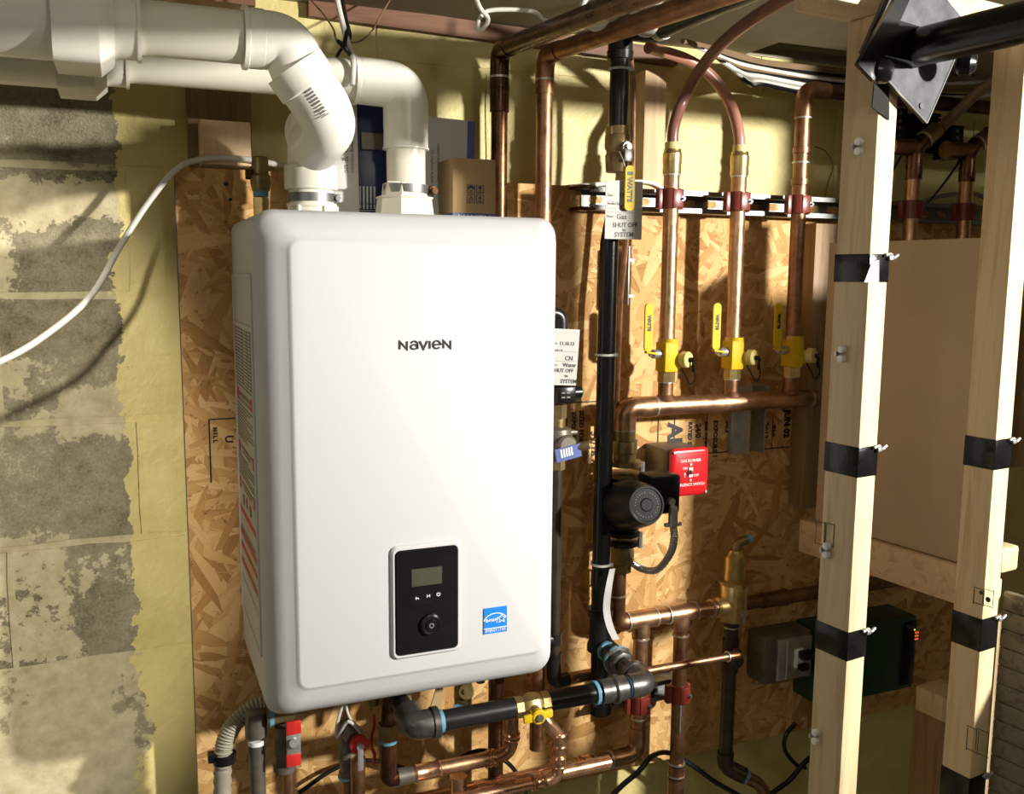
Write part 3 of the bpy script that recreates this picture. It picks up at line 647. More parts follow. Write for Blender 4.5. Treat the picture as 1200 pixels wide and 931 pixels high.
for z in (z3-.032, z3-.10, z3-.16): mk('coupling', lambda b: lathe(b, (RX[2], YR, z), ZA, [(0, RR), (.001, RR+.002), (.012, RR+.002), (.013, RR)], 20), M['oldcopper'], r3)
mk('elbow', r3top, M['oldcopper'], r3)
mk('pipe', lambda b: cyl(b, (RX[2]+.05, YR, z3+.022), (RX[3]+.4, YR, z3+.022), RR, n=20), M['darkcopper'], r3)
mk('solder_ring', lambda b: [cyl(b, (RX[2], YR, z), (RX[2], YR, z+.003), RR+.0025) for z in (z3-.034, z3-.118)], M['solder'], r3, kind='stuff')
# blocks at right: upper fittings behind the steel plate
zt4 = at(1075, 185, YR).z
def tee4(b):
    sweep(b, bend([(RX[3], YR, zt4-.07), (RX[3], YR, zt4), (RX[3]-.06, YR, zt4+.002)], .03, 8), RR+.0025, 20)
for t, x, px, py in ((r4, RX[3], 1085, 168), (r5, RX[4], 1150, 172)):
    zt = at(px, py, YR).z
    a = V(x, YR, zt-.075); bq = V(x, YR, zt-.010); c = at(px+34, py-34, .20)
    mk('elbow', lambda b: sweep(b, bend([a, bq, bq+(c-bq)*.35], .03, 8), RR+.0025, 20), M['darkcopper'], t)
    mk('tee_arm', lambda b: (cyl(b, bq, bq+V(-.062, 0, -.002), RR+.0022, n=20), cyl(b, bq+V(-.062, 0, -.002), bq+V(-.066, 0, -.002), RR+.004, n=20)), M['oldcopper'], t)
    d = (c-bq).normalized()
    mk('brass_coupling', lambda b: lathe(b, bq+d*.030, d, [(0, .0165), (.002, .018), (.014, .0175), (.016, .0165), (.030, .0175), (.034, .0175), (.036, .015)], 20), M['oldbrass'], t)
    mk('solder_ring', lambda b: cyl(b, bq+d*.026, bq+d*.030, .0188), M['solder'], t)
def pex(nm, label, pts, mat, r=.0105, grp='flexible heating tubes'):
    return solo(nm, label, 'tube', lambda b: sweep(b, spline(pts, 6), r, 14), M[mat], grp)
pex('heating_tube', 'purple-brown flexible tube rising from the leftmost riser and curving up right', [V(RX[0], YR, zc1-.005), at(789.5, 150, YR), at(800, 118, .22), at(818, 85, .18), at(845, 52, .10), at(885, 20, .0), at(960, -25, -.15)], 'pex1')
pex('heating_tube', 'pink flexible tube arching left from the second riser to the ceiling', [V(RX[1], YR, zc2-.005), at(865, 152, YR), at(854, 118, .235), at(832, 88, .235), at(805, 70, .235), at(775, 60, .22), at(760, 56, .20)], 'pex2')
t4 = at(1119, 134, .20); t5 = at(1184, 138, .20)
pex('heating_tube', 'brown flexible tube slanting up right behind the steel plate', [at(1103, 150, .21), t4, at(1150, 105, .15), at(1200, 72, .06), at(1290, 20, -.1)], 'pexb', .0115)
pex('heating_tube', 'pinkish flexible tube slanting up behind the right taped stud', [at(1163, 163, .21), at(1183, 143, .20), at(1215, 110, .14), at(1280, 60, .0)], 'pex2', .0115)
for i, (x, l) in enumerate(zip(RX, ('red clamp holding the leftmost riser to the rail', 'red clamp holding the second copper riser to the rail', 'red clamp on the riser left of the taped stud', 'red clamp in the shade right of the taped stud', 'rightmost red clamp on the rail, nearest its end'))):
    clamp(x, zs, label=l)
# manifold
mf = thing('manifold', 'thick horizontal copper manifold pipe under the yellow valves with a left elbow', 'pipe', (.9, YR, mz))
mxl = at(733, 480, YR).x
mk('pipe', lambda b: cyl(b, (mxl+.03, YR, mz), (1.125, YR, mz), .0178, n=26, bev=.002), M['copper'], mf)
mk('elbow', lambda b: sweep(b, bend([(mxl, YR, mz-.040), (mxl, YR, mz), (mxl+.060, YR, mz)], .034, 10), .0200, 24), M['copper'], mf)
mk('solder_ring', lambda b: (cyl(b, (mxl+.060, YR, mz), (mxl+.064, YR, mz), .0198), cyl(b, (1.109, YR, mz), (1.113, YR, mz), .0190), cyl(b, (mxl, YR, mz-.043), (mxl, YR, mz-.040), .0205)), M['solder'], mf, kind='stuff')
for x in RX[:3]:
    mk('stub', lambda b: lathe(b, (x, YR, mz+.012), ZA, [(0, .021), (.008, .0158), (.010, RR), (vz-.045-mz-.012, RR)], 22), M['oldcopper'], mf)
    mk('solder_ring', lambda b: cyl(b, (x, YR, vz-.049), (x, YR, vz-.045), RR+.0018), M['solder'], mf)
# ball valves with drain
def valve(x, label, right_dark=False):
    t = thing('ball_valve', label, 'valve', (x, YR, vz), 'yellow-handled ball valves on the manifold')
    mk('valve_body', lambda b: (box(b, (x-.0015, YR-.003, vz), (.028, .036, .056), bev=.003), cyl(b, (x+.002, YR-.006, vz+.024), (x+.002, YR-.006, vz+.034), .0155)), M['yellow'], t, 'yellow valve body')
    mk('side_boss', lambda b: (cyl(b, (x+.004, YR-.008, vz-.010), (x+.021, YR-.014, vz-.010), .0125, n=20),), M['yellow'], t)
    mk('brass_nut', lambda b: cyl(b, (x, YR, vz-.047), (x, YR, vz-.028), .0175, n=8), M['brass'], t)
    mk('collar', lambda b: cyl(b, (x, YR, vz+.026), (x, YR, vz+.034), .0168), M['brass'], t)
    mk('drain_cap', lambda b: (lathe(b, (x+.016, YR-.006, vz-.004), (.42, -.91, 0), [(0, .010), (.016, .010), (.017, .0150), (.028, .0150), (.030, .0135), (.0302, .004)], 24)), M['yelcap'], t, 'cream drain cap')
    p = V(x+.0290, YR-.034, vz-.004)
    mk('cap_strap', lambda b: (cyl(b, p, p+V(.006, -.005, 0), .0045), sweep(b, spline([p+V(.006, -.005, 0), p+V(.006, -.006, -.018), p+V(.010, -.004, -.034), p+V(.003, 0, -.046), p+V(-.004, .006, -.030), p+V(-.010, .012, -.016)], 5), .0016, 8), box(b, p+V(.006, -.0035, -.012), (.006, .003, .022), bev=.001)), M['black'], t)
    mk('stem', lambda b: (cyl(b, (x-.014, YR-.004, vz+.006), (x-.034, YR-.006, vz+.006), .0085, n=16), cyl(b, (x-.034, YR-.006, vz+.006), (x-.041, YR-.007, vz+.006), .005, n=6)), M['galv'], t)
    hx = x-.047
    def handle(b):
        pr = rrpts((hx-.003, YR-.018, vz+.056), .017, .088, .0075); prism(b, pr, (0, .004, 0))
        box(b, (hx+.006, YR-.012, vz+.0085), (.024, .010, .004), Matrix.Rotation(.15, 3, 'Y'), .001)
    h = mk('handle', handle, M['yellow'], t, 'yellow lever')
    text('handle_mark', 'WATTS', .0085, (hx-.003, YR-.0185, vz+.064), -ZA, XA, M['ink'], h, 'CENTER', bold=.0008)
    return t
va = valve(RX[0], 'yellow ball valve at the foot of the leftmost riser')
for x, l in ((RX[1], 'yellow ball valve at the foot of the second riser'), (RX[2], 'yellow ball valve in shade, left of the taped stud')): copy_tree(va, (x-RX[0], 0, 0), l)
# ------------------------------------------------------------------ the two vertical copper pipes by the boiler and ceiling runs
YD = .235
def drop(px, pyT, zb, label, mat, end, bandz, pybot=None):
    top = at(px, pyT, YD); x = top.x; t = thing('supply_pipe', label, 'pipe', (x, YD, zb), 'supply pipes coming down from the ceiling')
    mk('pipe', lambda b: cyl(b, (x, YD, zb), (x, YD, top.z), RR, n=24), M[mat], t)
    e = V(x+.03, YD-.10, top.z+.004); far = V(*end)
    d = (far-V(x, YD, top.z+.03)).normalized(); s = V(x, YD, top.z+.03)
    mk('elbow', lambda b: sweep(b, bend([V(x, YD, top.z-.035), s, s+d*.055], .034, 8), RR+.0022, 22), M[mat], t)
    mk('ceiling_run', lambda b: cyl(b, s+d*.04, s+d*1.4, RR+.0005, n=22), M[mat], t)
    mk('solder_ring', lambda b: [cyl(b, (x, YD, at(px, y, YD).z), (x, YD, at(px, y, YD).z+.0035), RR+.0026) for y in bandz], M['solder'], t, kind='stuff')
    return t, x
z2a = at(585, 66, YD).z+.03
d1, d1x = drop(585.5, 80, .55, 'dark brown supply pipe behind the cardboard carton, left of its pair', 'darkcopper', at(735, 1, -.25), (92,))
mk('repair_coupling', lambda b: lathe(b, (d1x, YD, at(585, 132, YD).z), ZA, [(0, RR), (.001, RR+.0022), (.045, RR+.0022), (.046, RR)], 22), M['darkcopper'], d1)
d2, d2x = drop(638.5, 86, .72, 'reddish copper supply pipe passing behind the boiler right edge', 'oldcopper', at(845, -6, -.25), (95,))
# cream cable and pipe hooks at the ceiling
def hook(p, lab_, R_=.020):
    def f(b):
        pts = [p+V(R_*math.cos(a), 0, R_*math.sin(a)*1.1) for a in [math.radians(q) for q in range(-250, 30, 20)]]
        sweep(b, pts, .0045, 10)
    solo('pipe_hook', lab_, 'hook', f, M['tie'], 'ceiling pipe hooks')
hook(at(697, 14, -.02), 'cream plastic hook around the dark ceiling pipe', .021); hook(at(756, 22, .0), 'cream plastic hook around the reddish ceiling pipe', .021)
cc_ = [at(550, -25, .0), at(562, 8, .04), at(572, 22, .06), at(566, 34, .07), at(560, 33, .07), at(562, 22, .07), at(575, 12, .07), at(622, 13, .06), at(640, 24, .06), at(668, 33, .06), at(710, 29, .05), at(750, 18, .04), at(790, -10, .0)]
solo('ceiling_cable', 'cream cable looping under the ceiling in front of the copper runs', 'cable', lambda b: sweep(b, spline(cc_, 6), .0033, 10), M['cable'])
# ------------------------------------------------------------------ black gas line
YG = .19
gx = lambda py: (727 if py < 60 else 727-(py-60)*(4/150) if py <= 210 else 714-(py-300)*.0245 if py < 700 else 703.5)
gt = at(727, 52, YG); g1 = at(724, 150, YG); g2 = at(723, 208, YG); g3 = at(714, 285, YG); g4 = at(703.5, 690, YG); g5 = at(703, 740, YG); g6 = at(702.5, 836, YG)
gas = thing('gas_pipe', 'thick black vertical gas pipe in front of the chipboard with tee at the bottom', 'pipe', tuple(g6))
RG = .0165
mk('upper_pipe', lambda b: cyl(b, g1, gt, RG, n=28), M['blackm'], gas)
mk('top_elbow', lambda b: (sweep(b, bend([gt-V(0, 0, .02), gt+V(0, 0, .03), at(775, 35, .10)], .034, 8), RG+.005, 24), lathe(b, gt-V(0, 0, .026), ZA, [(0, RG), (.0, RG+.006), (.014, RG+.0065), (.016, RG+.004)], 24)), M['blackm'], gas)
mk('ceiling_run', lambda b: cyl(b, at(765, 39, .12), at(900, -20, -.2), RG, n=24), M['blackm'], gas)
mk('strap_and_shade', lambda b: lathe(b, at(772, 34, .10), at(900, -20, -.2)-at(772, 34, .10), [(0, RG), (0, RG+.003), (.018, RG+.003), (.018, RG)], 20), M['galv'], gas)
mk('lower_pipe', lambda b: sweep(b, [g5, g4, g4.lerp(g3, .5), g3, g2-V(0, 0, .05)], RG, 28), M['black'], gas)
def teeb(b):
    lathe(b, g5+V(0, 0, .045), -ZA, [(0, RG), (0, RG+.007), (.014, RG+.007), (.018, RG+.004), (.062, RG+.004), (.070, RG+.007), (.082, RG+.007), (.082, RG)], 26)
mk('tee', teeb, M['blackm'], gas)
mk('drip_leg', lambda b: (cyl(b, g5-V(0, 0, .03), g6+V(0, 0, .02), RG, n=26), cyl(b, g6+V(0, 0, .024), g6, RG+.006, n=26, bev=.003)), M['black'], gas)
gv = thing('gas_valve', 'brass gas shut-off valve with long yellow lever near the ceiling', 'valve', tuple(g2))
def gvb(b):
    lathe(b, g1-V(0, 0, -.002), -ZA, [(0, .0205), (.014, .0205), (.015, .022), (.020, .0225), (.036, .0225), (.042, .0195), (.046, .0195), (.050, .0215), (.064, .0205), (.078, .0195)], 24)
mk('valve_body', gvb, M['oldbrass'], gv)
mk('hex_collar', lambda b: cyl(b, g1, g1-V(0, 0, .014), .0215, n=6), M['brass'], gv)
sp = at(736, 172, YG-.03)
mk('stem', lambda b: (cyl(b, sp+V(0, .02, 0), sp, .009), cyl(b, sp, sp-V(0, .006, 0), .0055, n=6), box(b, sp+V(.002, -.001, -.014), (.018, .004, .022), bev=.001)), M['galv'], gv)
la_, lb_ = at(739, 194, YG-.05), at(739.5, 247, YG-.05)
gh = mk('lever', lambda b: prism(b, rrpts((la_.x, la_.y, (la_.z+lb_.z)/2), .0185, la_.z-lb_.z, .007), (0, .004, 0)), M['yellow'], gv, 'yellow vinyl lever')
text('lever_mark', 'E WATTS', .0125, (la_.x-.001, la_.y-.0006, (la_.z+lb_.z)/2+.002), -ZA, XA, M['ink'], gh, 'CENTER', bold=.0006)
# tags
def tag_lines(b, c, x, z, n, rows, w_, y): pass
tg = thing('gas_tag', 'white paper tag handwritten gas shut off to system, hanging on the black pipe', 'tag', tuple(at(730, 281, YG-.045)))
ta, tb = at(710, 211, YG-.04), at(751.5, 281, YG-.04)
YT = YG-.04; tcx, tcz, tw, th_ = (ta.x+tb.x)/2, (ta.z+tb.z)/2, tb.x-ta.x, ta.z-tb.z
tp = mk('tag_card', lambda b: box(b, (tcx, YT, tcz), (tw, .0012, th_), Matrix.Rotation(.0, 3, 'Y')), M['paperg'], tg)
def tline(b):
    for f in (.12, .0, -.06): box(b, (tcx, YT-.0009, tcz+th_*(f+.02)), (tw*.92, .0003, .0004))
mk('tag_rule', tline, M['inkgrey'], tp, kind='stuff')
fy_ = YT-.0009
for s_, sz, fx, fz in (('Date', .0055, -.45, .245), ('Installed By', .0052, -.45, .105), ('Notes', .0052, -.46, -.115)):
    text('tag_print', s_, sz, (tcx+tw*fx, fy_, tcz+th_*fz), XA, ZA, M['inkgrey'], tp)
for s_, sz, fx, fz in (('11', .0105, -.14, .25), ('C', .012, -.10, .04), ('Gas', .0130, -.20, -.12), ('SHUT OFF', .0108, -.30, -.265), ('to', .008, -.03, -.34), ('SYSTEM', .0112, -.25, -.43)):
    text('tag_writing', s_, sz, (tcx+tw*fx, fy_, tcz+th_*fz), V(1, 0, .03), ZA, M['ink'], tp, bold=.00025)
mk('tag_string', lambda b: sweep(b, spline([at(726, 178, YT+.01), at(731, 190, YT-.004), at(735, 208, YT-.003), at(734, 215, YT-.002)], 5), .0008, 6), M['tie'], tg)
# zip ties
def ztie(p, r, lab_, dz=0, y=None):
    def f(b): lathe(b, p, V(0, 0, 1), [(0, r), (0, r+.0015), (.004, r+.0015), (.004, r)], 24, False); box(b, p+V(r*.8, -r*.75, .002), (.008, .006, .007), bev=.001)
    solo('zip_tie', lab_, 'tie', f, M['tie'], 'white zip ties on the gas pipe')
ztie(at(726, 83, YG), RG+.001, 'white zip tie just under the black elbow at the ceiling'); ztie(at(709.5, 417, YG), RG+.001, 'white zip tie halfway down the black gas pipe'); ztie(at(704, 662, YG), RG+.001, 'white zip tie by the loose white tag strip')
# thin tube along gas pipe + rod
solo('thin_copper_tube', 'thin tan copper tube running down just right of the black gas pipe', 'pipe', lambda b: sweep(b, [at(738, 60, .21), at(742, 100, .225), at(741, 200, .225), at(732, 300, .225), at(727, 350, .225), at(722, 480, .225), at(718, 520, .225)], .0055, 10), M['oldcopper'])
solo('threaded_rod', 'thin shiny rod beside the top of the black gas pipe', 'rod', lambda b: cyl(b, at(742, 82, YG), at(741, 165, YG), .0016, n=8), M['zinc'])
solo('steel_bracket', 'short zinc bracket with two screws fixed right of the black gas pipe', 'bracket', lambda b: (box(b, (at(733, 323, .25).x, .262, at(733, 323, .25).z), (.004, .05, .11), bev=.001), box(b, (at(733, 323, .25).x+.006, .24, at(733, 305, .25).z), (.012, .005, .005)), box(b, (at(733, 323, .25).x+.006, .24, at(733, 347, .25).z), (.012, .005, .005))), M['zinc'])
# ------------------------------------------------------------------ pump column
px_ = mxl; pu = thing('circulator_pump', 'black circulator pump with round dial face below the copper manifold', 'pump', (px_, YR, at(735, 650, YR).z))
zc_ = at(735, 590, YR).z
mk('pump_housing', lambda b: (lathe(b, (px_, YR, zc_-.050), ZA, [(0, .020), (.004, .030), (.022, .036), (.075, .036), (.095, .028), (.1, .020)], 24), cyl(b, (px_, YR, zc_), (px_-.004, YR-.045, zc_), .040, n=28)), M['pump'], pu)
_f = at(757, 592, .082); md = (_f-V(px_-.012, YR, zc_)).normalized(); mc0 = _f-md*.100
mk('motor_body', lambda b: lathe(b, mc0, md, [(0, .044), (.010, .046), (.050, .044), (.088, .038), (.100, .034)], 30), M['pump'], pu)
fc = mc0+md*.100
mk('dial_face', lambda b: lathe(b, fc, md, [(0, .0335), (.004, .0325), (.004, .0295), (.002, .0285), (.002, .012), (.004, .010), (.004, .002)], 30), M['black'], pu)
def ticks(b):
    x, y, d = frame(md)
    for i in range(26):
        if i % 8 == 6: continue
        a = i/26*2*math.pi; p = fc+md*.0026+(x*math.cos(a)+y*math.sin(a))*.0215; box(b, p, (.0016, .0016, .0006), axes(x, y, d))
mk('dial_tick', ticks, M['inkgrey'], pu, kind='stuff')
tb0 = at(778, 578, .11)
mk('terminal_box', lambda b: box(b, at(772, 577, .135), (.060, .050, .070), None, .004), M['pump'], pu)
mk('flange_bolt', lambda b: [(cyl(b, (px_+s, YR-.022, z), (px_+s, YR-.022, z+.030), .0045, n=6)) for s in (.026,) for z in (zc_+.052, zc_-.082)], M['galv'], pu, kind='stuff')
mk('flange', lambda b: [lathe(b, (px_, YR, z), ZA, [(0, .026), (.002, .034), (.010, .034), (.012, .024)], 8) for z in (zc_+.072, zc_+.050)], M['oldbrass'], pu, 'brass upper flange', kind='stuff')
mk('lower_flange', lambda b: [lathe(b, (px_, YR, z), ZA, [(0, .026), (.002, .034), (.010, .034), (.012, .024)], 8) for z in (zc_-.062, zc_-.080)], M['blackm'], pu, kind='stuff')
uc = thing('union_coupling', 'brass threaded union between the manifold elbow and the pump', 'fitting', (px_, YR, zc_+.085))
mk('union_body', lambda b: lathe(b, (px_, YR, mz-.043), -ZA, [(0, .0195), (.018, .0195), (.019, .0225), (.022, .0235), (.040, .0235), (.042, .0215), (mz-.043-zc_-.084, .021)], 24), M['oldbrass'], uc)
mk('nut', lambda b: cyl(b, (px_, YR, mz-.062), (px_, YR, mz-.083), .0238, n=8), M['brass'], uc)
lc = thing('lower_union', 'dull brass union below the black pump', 'fitting', (px_, YR, zc_-.13))
mk('union_body', lambda b: lathe(b, (px_, YR, zc_-.080), -ZA, [(0, .020), (.008, .0235), (.034, .0235), (.037, .019), (.052, .018)], 8), M['oldbrass'], lc)
# bx conduit from pump
bxp = [at(789, 616, .100), at(790, 632, .10), at(785, 650, .12), at(770, 668, .16), at(752, 667, .19), at(738, 658, .21)]
bxc = thing('flexible_conduit', 'silver armoured flexible conduit curving from the pump box', 'conduit', tuple(at(770, 668, .16)))
pp = spline(bxp, 12)
mk('conduit', lambda b: sweep(b, [p for p in pp], lambda t: .0062+.0011*(1 if int(t*(len(pp)-1)) % 2 else 0), 12), M['galv'], bxc)
ce = at(789, 597, .098)
mk('connector', lambda b: (cyl(b, ce+V(0, 0, .006), ce-V(0, 0, .034), .0085, bev=.003), box(b, ce-V(0, 0, .028), (.034, .008, .007), bev=.002), cyl(b, ce+V(.0, .004, .012), ce+V(0, .03, .012), .007)), M['galv'], bxc)
# emergency switch
ea_, eb_ = at(785, 553, .205), at(829, 553, .205); ez1, ez0 = at(806, 525, .205).z, at(806, 581, .205).z
ecx_, ecz_ = (ea_.x+eb_.x)/2, (ez0+ez1)/2; esw, esh = eb_.x-ea_.x, ez1-ez0
es = thing('emergency_switch', 'red gas burner emergency switch plate on a grey box beside the pump', 'switch', (ecx_, .295, ecz_))
mk('back_box', lambda b: box(b, (ecx_-.006, .253, ecz_), (esw*.94, .084, esh*.94), None, .006), M['castgrey'], es)
def plate(b):
    y = .2085; rings = [rrect(b, (ecx_, y, ecz_), XA, ZA, esw, esh, .010), rrect(b, (ecx_, y-.004, ecz_), XA, ZA, esw, esh, .010), rrect(b, (ecx_, y-.007, ecz_), XA, ZA, esw-.006, esh-.006, .008), rrect(b, (ecx_, y-.0085, ecz_), XA, ZA, esw-.014, esh-.014, .006)]
    skin(b, rings)
ep = mk('cover_plate', plate, M['red'], es, 'red enamel plate')
ey = .1995
text('plate_text', 'GAS BURNER', .0078, (ecx_, ey, ecz_+esh*.24), XA, ZA, M['whiteprint'], ep, 'CENTER', bold=.0)
text('plate_text', 'EMERGENCY SWITCH', .0078, (ecx_-.001, ey, ecz_-esh*.26), XA, ZA, M['whiteprint'], ep, 'CENTER', sx=.90, bold=.0)
text('plate_text', 'ON', .0068, (ecx_-.012, ey, ecz_+.008), XA, ZA, M['whiteprint'], ep, 'CENTER'); text('plate_text', 'OFF', .0068, (ecx_+.013, ey, ecz_-.007), XA, ZA, M['whiteprint'], ep, 'CENTER')
mk('arrow', lambda b: (stroke(b, [(0, -.5), (0, .4)], .0009, ey, (ecx_-.012, ecz_-.005), .009), stroke(b, [(-.2, .15), (0, .45), (.2, .15)], .0009, ey, (ecx_-.012, ecz_-.005), .009)), M['whiteprint'], ep, kind='stuff')
mk('toggle_slot', lambda b: box(b, (ecx_, ey-.001, ecz_), (.009, .003, .019), None, .001), M['whiteprint'], ep, 'white toggle surround')
mk('toggle', lambda b: box(b, (ecx_-.001, ey-.004, ecz_+.001), (.006, .009, .007), Matrix.Rotation(.4, 3, 'X'), .002), M['castgrey'], ep, 'grey toggle lever')
mk('screw', lambda b: [cyl(b, (ecx_+i*esw*.43, .2, ecz_+k*esh*.43), (ecx_+i*esw*.43, .198, ecz_+k*esh*.43), .0028) for i, k in ((-1, 1), (1, -1), (0, .38), (0, -.38))], M['galv'], ep, kind='stuff')
# printed stamps on the board
def stamp(s, px, py, size, o=OSBY-.0006, bold=.0006, lab=None): text('board_stamp', s, size, at(px, py, o), -ZA, XA, M['ink'], board, 'CENTER', ext=.0002, bold=bold)
stamp('APA', 790, 520, .045, bold=.002); stamp('RATED SHEATHING', 808, 525, .012); stamp('24/0', 818, 505, .017); stamp('SIZED FOR SPACING', 827, 515, .008); stamp('EXPOSURE 1', 838, 515, .014)
stamp('503', 827+26, 500, .018); stamp('MILL 503', 868, 520, .010); stamp('7/16 INCH', 880, 510, .010); stamp('2012', 897, 505, .017); stamp('JUN 02', 922, 497, .020, bold=.0012); stamp('THIS SIDE', 938, 505, .011); stamp('PS 2-10', 907, 505, .008)
stamp('SIZED FOR', 681, 500, .013); stamp('EXPOSURE 1', 672, 505, .013); stamp('32/16', 696, 520, .022); stamp('U', 268, 515, .018); stamp('M I L L', 252, 510, .009)
def slines(b):
    def ln(x0, y0, x1, y1, w_=.0022):
        a, c = at(x0, y0, OSBY), at(x1, y1, OSBY); m = (a+c)/2; L = (c-a).length; 
        if abs(a.z-c.z) > abs(a.x-c.x): box(b, (m.x, OSBY-.0006, m.z), (w_, .0008, L))
        else: box(b, (m.x, OSBY-.0006, m.z), (L, .0008, w_))
    for q in ((246, 491, 276, 491), (246, 491, 246, 566), (664, 472, 700, 471), (664, 472, 664, 505), (744, 495, 744, 520), (771, 490, 771, 524), (790, 490, 790, 524), (830, 530, 940, 524), (941, 480, 941, 526), (928, 485, 928, 526), (828, 478, 828, 530, .0012), (905, 485, 905, 526, .001)): ln(*q)
mk('board_stamp', slines, M['ink'], board, kind='stuff')
mk('knot_hole', lambda b: [cyl(b, at(x, y, OSBY+.001), at(x, y, OSBY+.001)-V(0, .0015, 0), r, n=10) for x, y, r in ((649, 282, .004), (265, 216, .0035), (702, 326, .002), (745, 517, .004), (270, 234, .003))], M['ink'], board, kind='stuff')
# yellow clips half hidden behind the gas pipe
for i, (y, k) in enumerate(((505, 'topmost'), (552, 'second'), (625, 'third'), (678, 'lowest'))):
    c = at(694-i*1.2, y, .285)
    def f(b, c=c):
        pts = [Vector((v.x, v.y, v.z)) for v in rrpts((c.x, c.y, c.z), .011, .034 if i != 1 else .042, .005)]
        sweep(b, pts+[pts[0]], .0018, 8)
    solo('wire_clip', 'yellow wire loop clip on the board behind the gas pipe, %s of four' % k, 'clip', f, M['yellow'], 'yellow clips behind the gas pipe')
# ------------------------------------------------------------------ water shut-off line right of the boiler
YW = .215
wx = at(652, 600, YW).x
cwl = thing('water_pipe', 'dark brown water pipe close along the boiler right edge, elbow at its foot', 'pipe', (wx, YW, at(651, 795, YW).z))
wz = lambda py: at(652, py, YW).z
mk('pipe', lambda b: cyl(b, (wx, YW, wz(790)), (wx, YW, wz(545)), .0098, n=20), M['pipedark'], cwl)
mk('foot_elbow', lambda b: (sweep(b, bend([(wx, YW, wz(765)), (wx, YW, wz(800)), (wx+.03, YW+.005, wz(800))], .02, 8), .0135, 18), cyl(b, (wx, YW, wz(742)), (wx, YW, wz(755)), .0125), cyl(b, (wx, YW, wz(748)), (wx-.03, YW, wz(748)), .011)), M['blackm'], cwl)
mk('copper_tail', lambda b: cyl(b, (wx+.025, YW+.005, wz(800)), (wx+.15, YW+.01, wz(800)), .0110, n=18), M['oldcopper'], cwl)
mk('top_elbow', lambda b: (sweep(b, bend([(wx-.06, YW, wz(367)), (wx+.004, YW, wz(367)), (wx+.004, YW, wz(392))], .022, 8), .0125, 18), cyl(b, (wx+.002, YW, wz(390)), (wx, YW, wz(470)), .0110)), M['blackm'], cwl)
wv = thing('water_valve', 'grey-brown water valve with blue tag and brass lever beside the boiler', 'valve', (wx, YW, wz(545)))
mk('brass_nut', lambda b: (cyl(b, (wx, YW, wz(474)), (wx, YW, wz(490)), .0165, n=6), cyl(b, (wx, YW, wz(489)), (wx, YW, wz(500)), .0135)), M['oldbrass'], wv)
mk('brass_nut', lambda b: cyl(b, (wx, YW, wz(536)), (wx, YW, wz(550)), .0155, n=8), M['oldbrass'], wv)
mk('valve_body', lambda b: (lathe(b, (wx, YW, wz(500)), -ZA, [(0, .014), (.004, .024), (.012, .026), (.022, .027), (.046, .025), (.055, .016)], 24), cyl(b, (wx+.004, YW-.01, wz(520)), (wx+.006, YW-.034, wz(520)), .020, n=24, bev=.004), box(b, (wx+.004, YW, wz(507)), (.060, .03, .007), None, .002)), M['castgrey'], wv)
mk('blue_tag', lambda b: (box(b, (wx+.004, YW-.0375, wz(527)), (.050, .002, .024), Matrix.Rotation(-.18, 3, 'Y'))), M['bluestrip'], wv, 'blue printed tag')
mk('tag_bar', lambda b: [box(b, (wx-.010+i*.005, YW-.039, wz(527)-.0005+i*.001), (.003, .0006, .015), Matrix.Rotation(-.18, 3, 'Y')) for i in range(5)], M['whiteprint'], wv, kind='stuff')
mk('lever', lambda b: (cyl(b, (wx+.024, YW-.030, wz(522)), (wx+.046, YW-.042, wz(519)), .0085, bev=.002), box(b, (wx+.043, YW-.044, wz(530)), (.007, .004, .034), None, .002)), M['oldbrass'], wv, 'brass lever')
gg = thing('pressure_switch', 'small black rectangular gauge with side knob under the water tag', 'gauge', (wx, YW, wz(470)))
mk('gauge_body', lambda b: (box(b, (wx+.002, YW-.016, wz(461)), (.036, .036, .030), None, .003), cyl(b, (wx+.018, YW-.012, wz(460)), (wx+.040, YW-.010, wz(460)), .0125, bev=.003)), M['black'], gg)
mk('gauge_print', lambda b: [box(b, (wx-.006+i*.010, YW-.0345, wz(460)+k*.005), (.007, .0004, .003)) for i in range(2) for k in (-1, .6)], M['inkgrey'], gg, kind='stuff')
wtg = thing('water_tag', 'white paper tag handwritten CN water shut off to system, by the boiler right edge', 'tag', tuple(at(660, 452, YW-.03)))
q0_, q1_ = at(645, 386, YW-.03), at(676, 451, YW-.03); YQ = YW-.03; wcx, wcz, ww, wh = (q0_.x+q1_.x)/2+.001, (q0_.z+q1_.z)/2, q1_.x-q0_.x, q0_.z-q1_.z
tr = Matrix.Rotation(.06, 3, 'Y')
wp = mk('tag_card', lambda b: box(b, (wcx, YQ, wcz), (ww, .0012, wh), tr), M['paperg'], wtg)
tx, tz = tr @ XA, tr @ ZA; oo = V(wcx, YQ-.0009, wcz)
for s_, sz, fx, fz in (('11.10.13', .0085, -.22, .24), ('CN', .0105, .02, -.02), ('Water', .0100, -.05, -.14), ('SHUT OFF', .0092, -.42, -.24), ('to', .0075, .05, -.33), ('SYSTEM', .0095, -.10, -.43)):
    text('tag_writing', s_, sz, oo+tx*ww*fx+tz*wh*fz, tx, tz, M['ink'], wp, bold=.00022)
for s_, fz in (('Date', .24), ('Installed By', .12), ('Notes', -.14)): text('tag_print', s_, .0045, oo+tx*ww*-.46+tz*wh*fz, tx, tz, M['inkgrey'], wp)
mk('tag_rule', lambda b: [box(b, oo+tz*wh*f, (ww*.85, .0003, .0005), tr) for f in (.10, -.07)], M['inkgrey'], wp, kind='stuff')
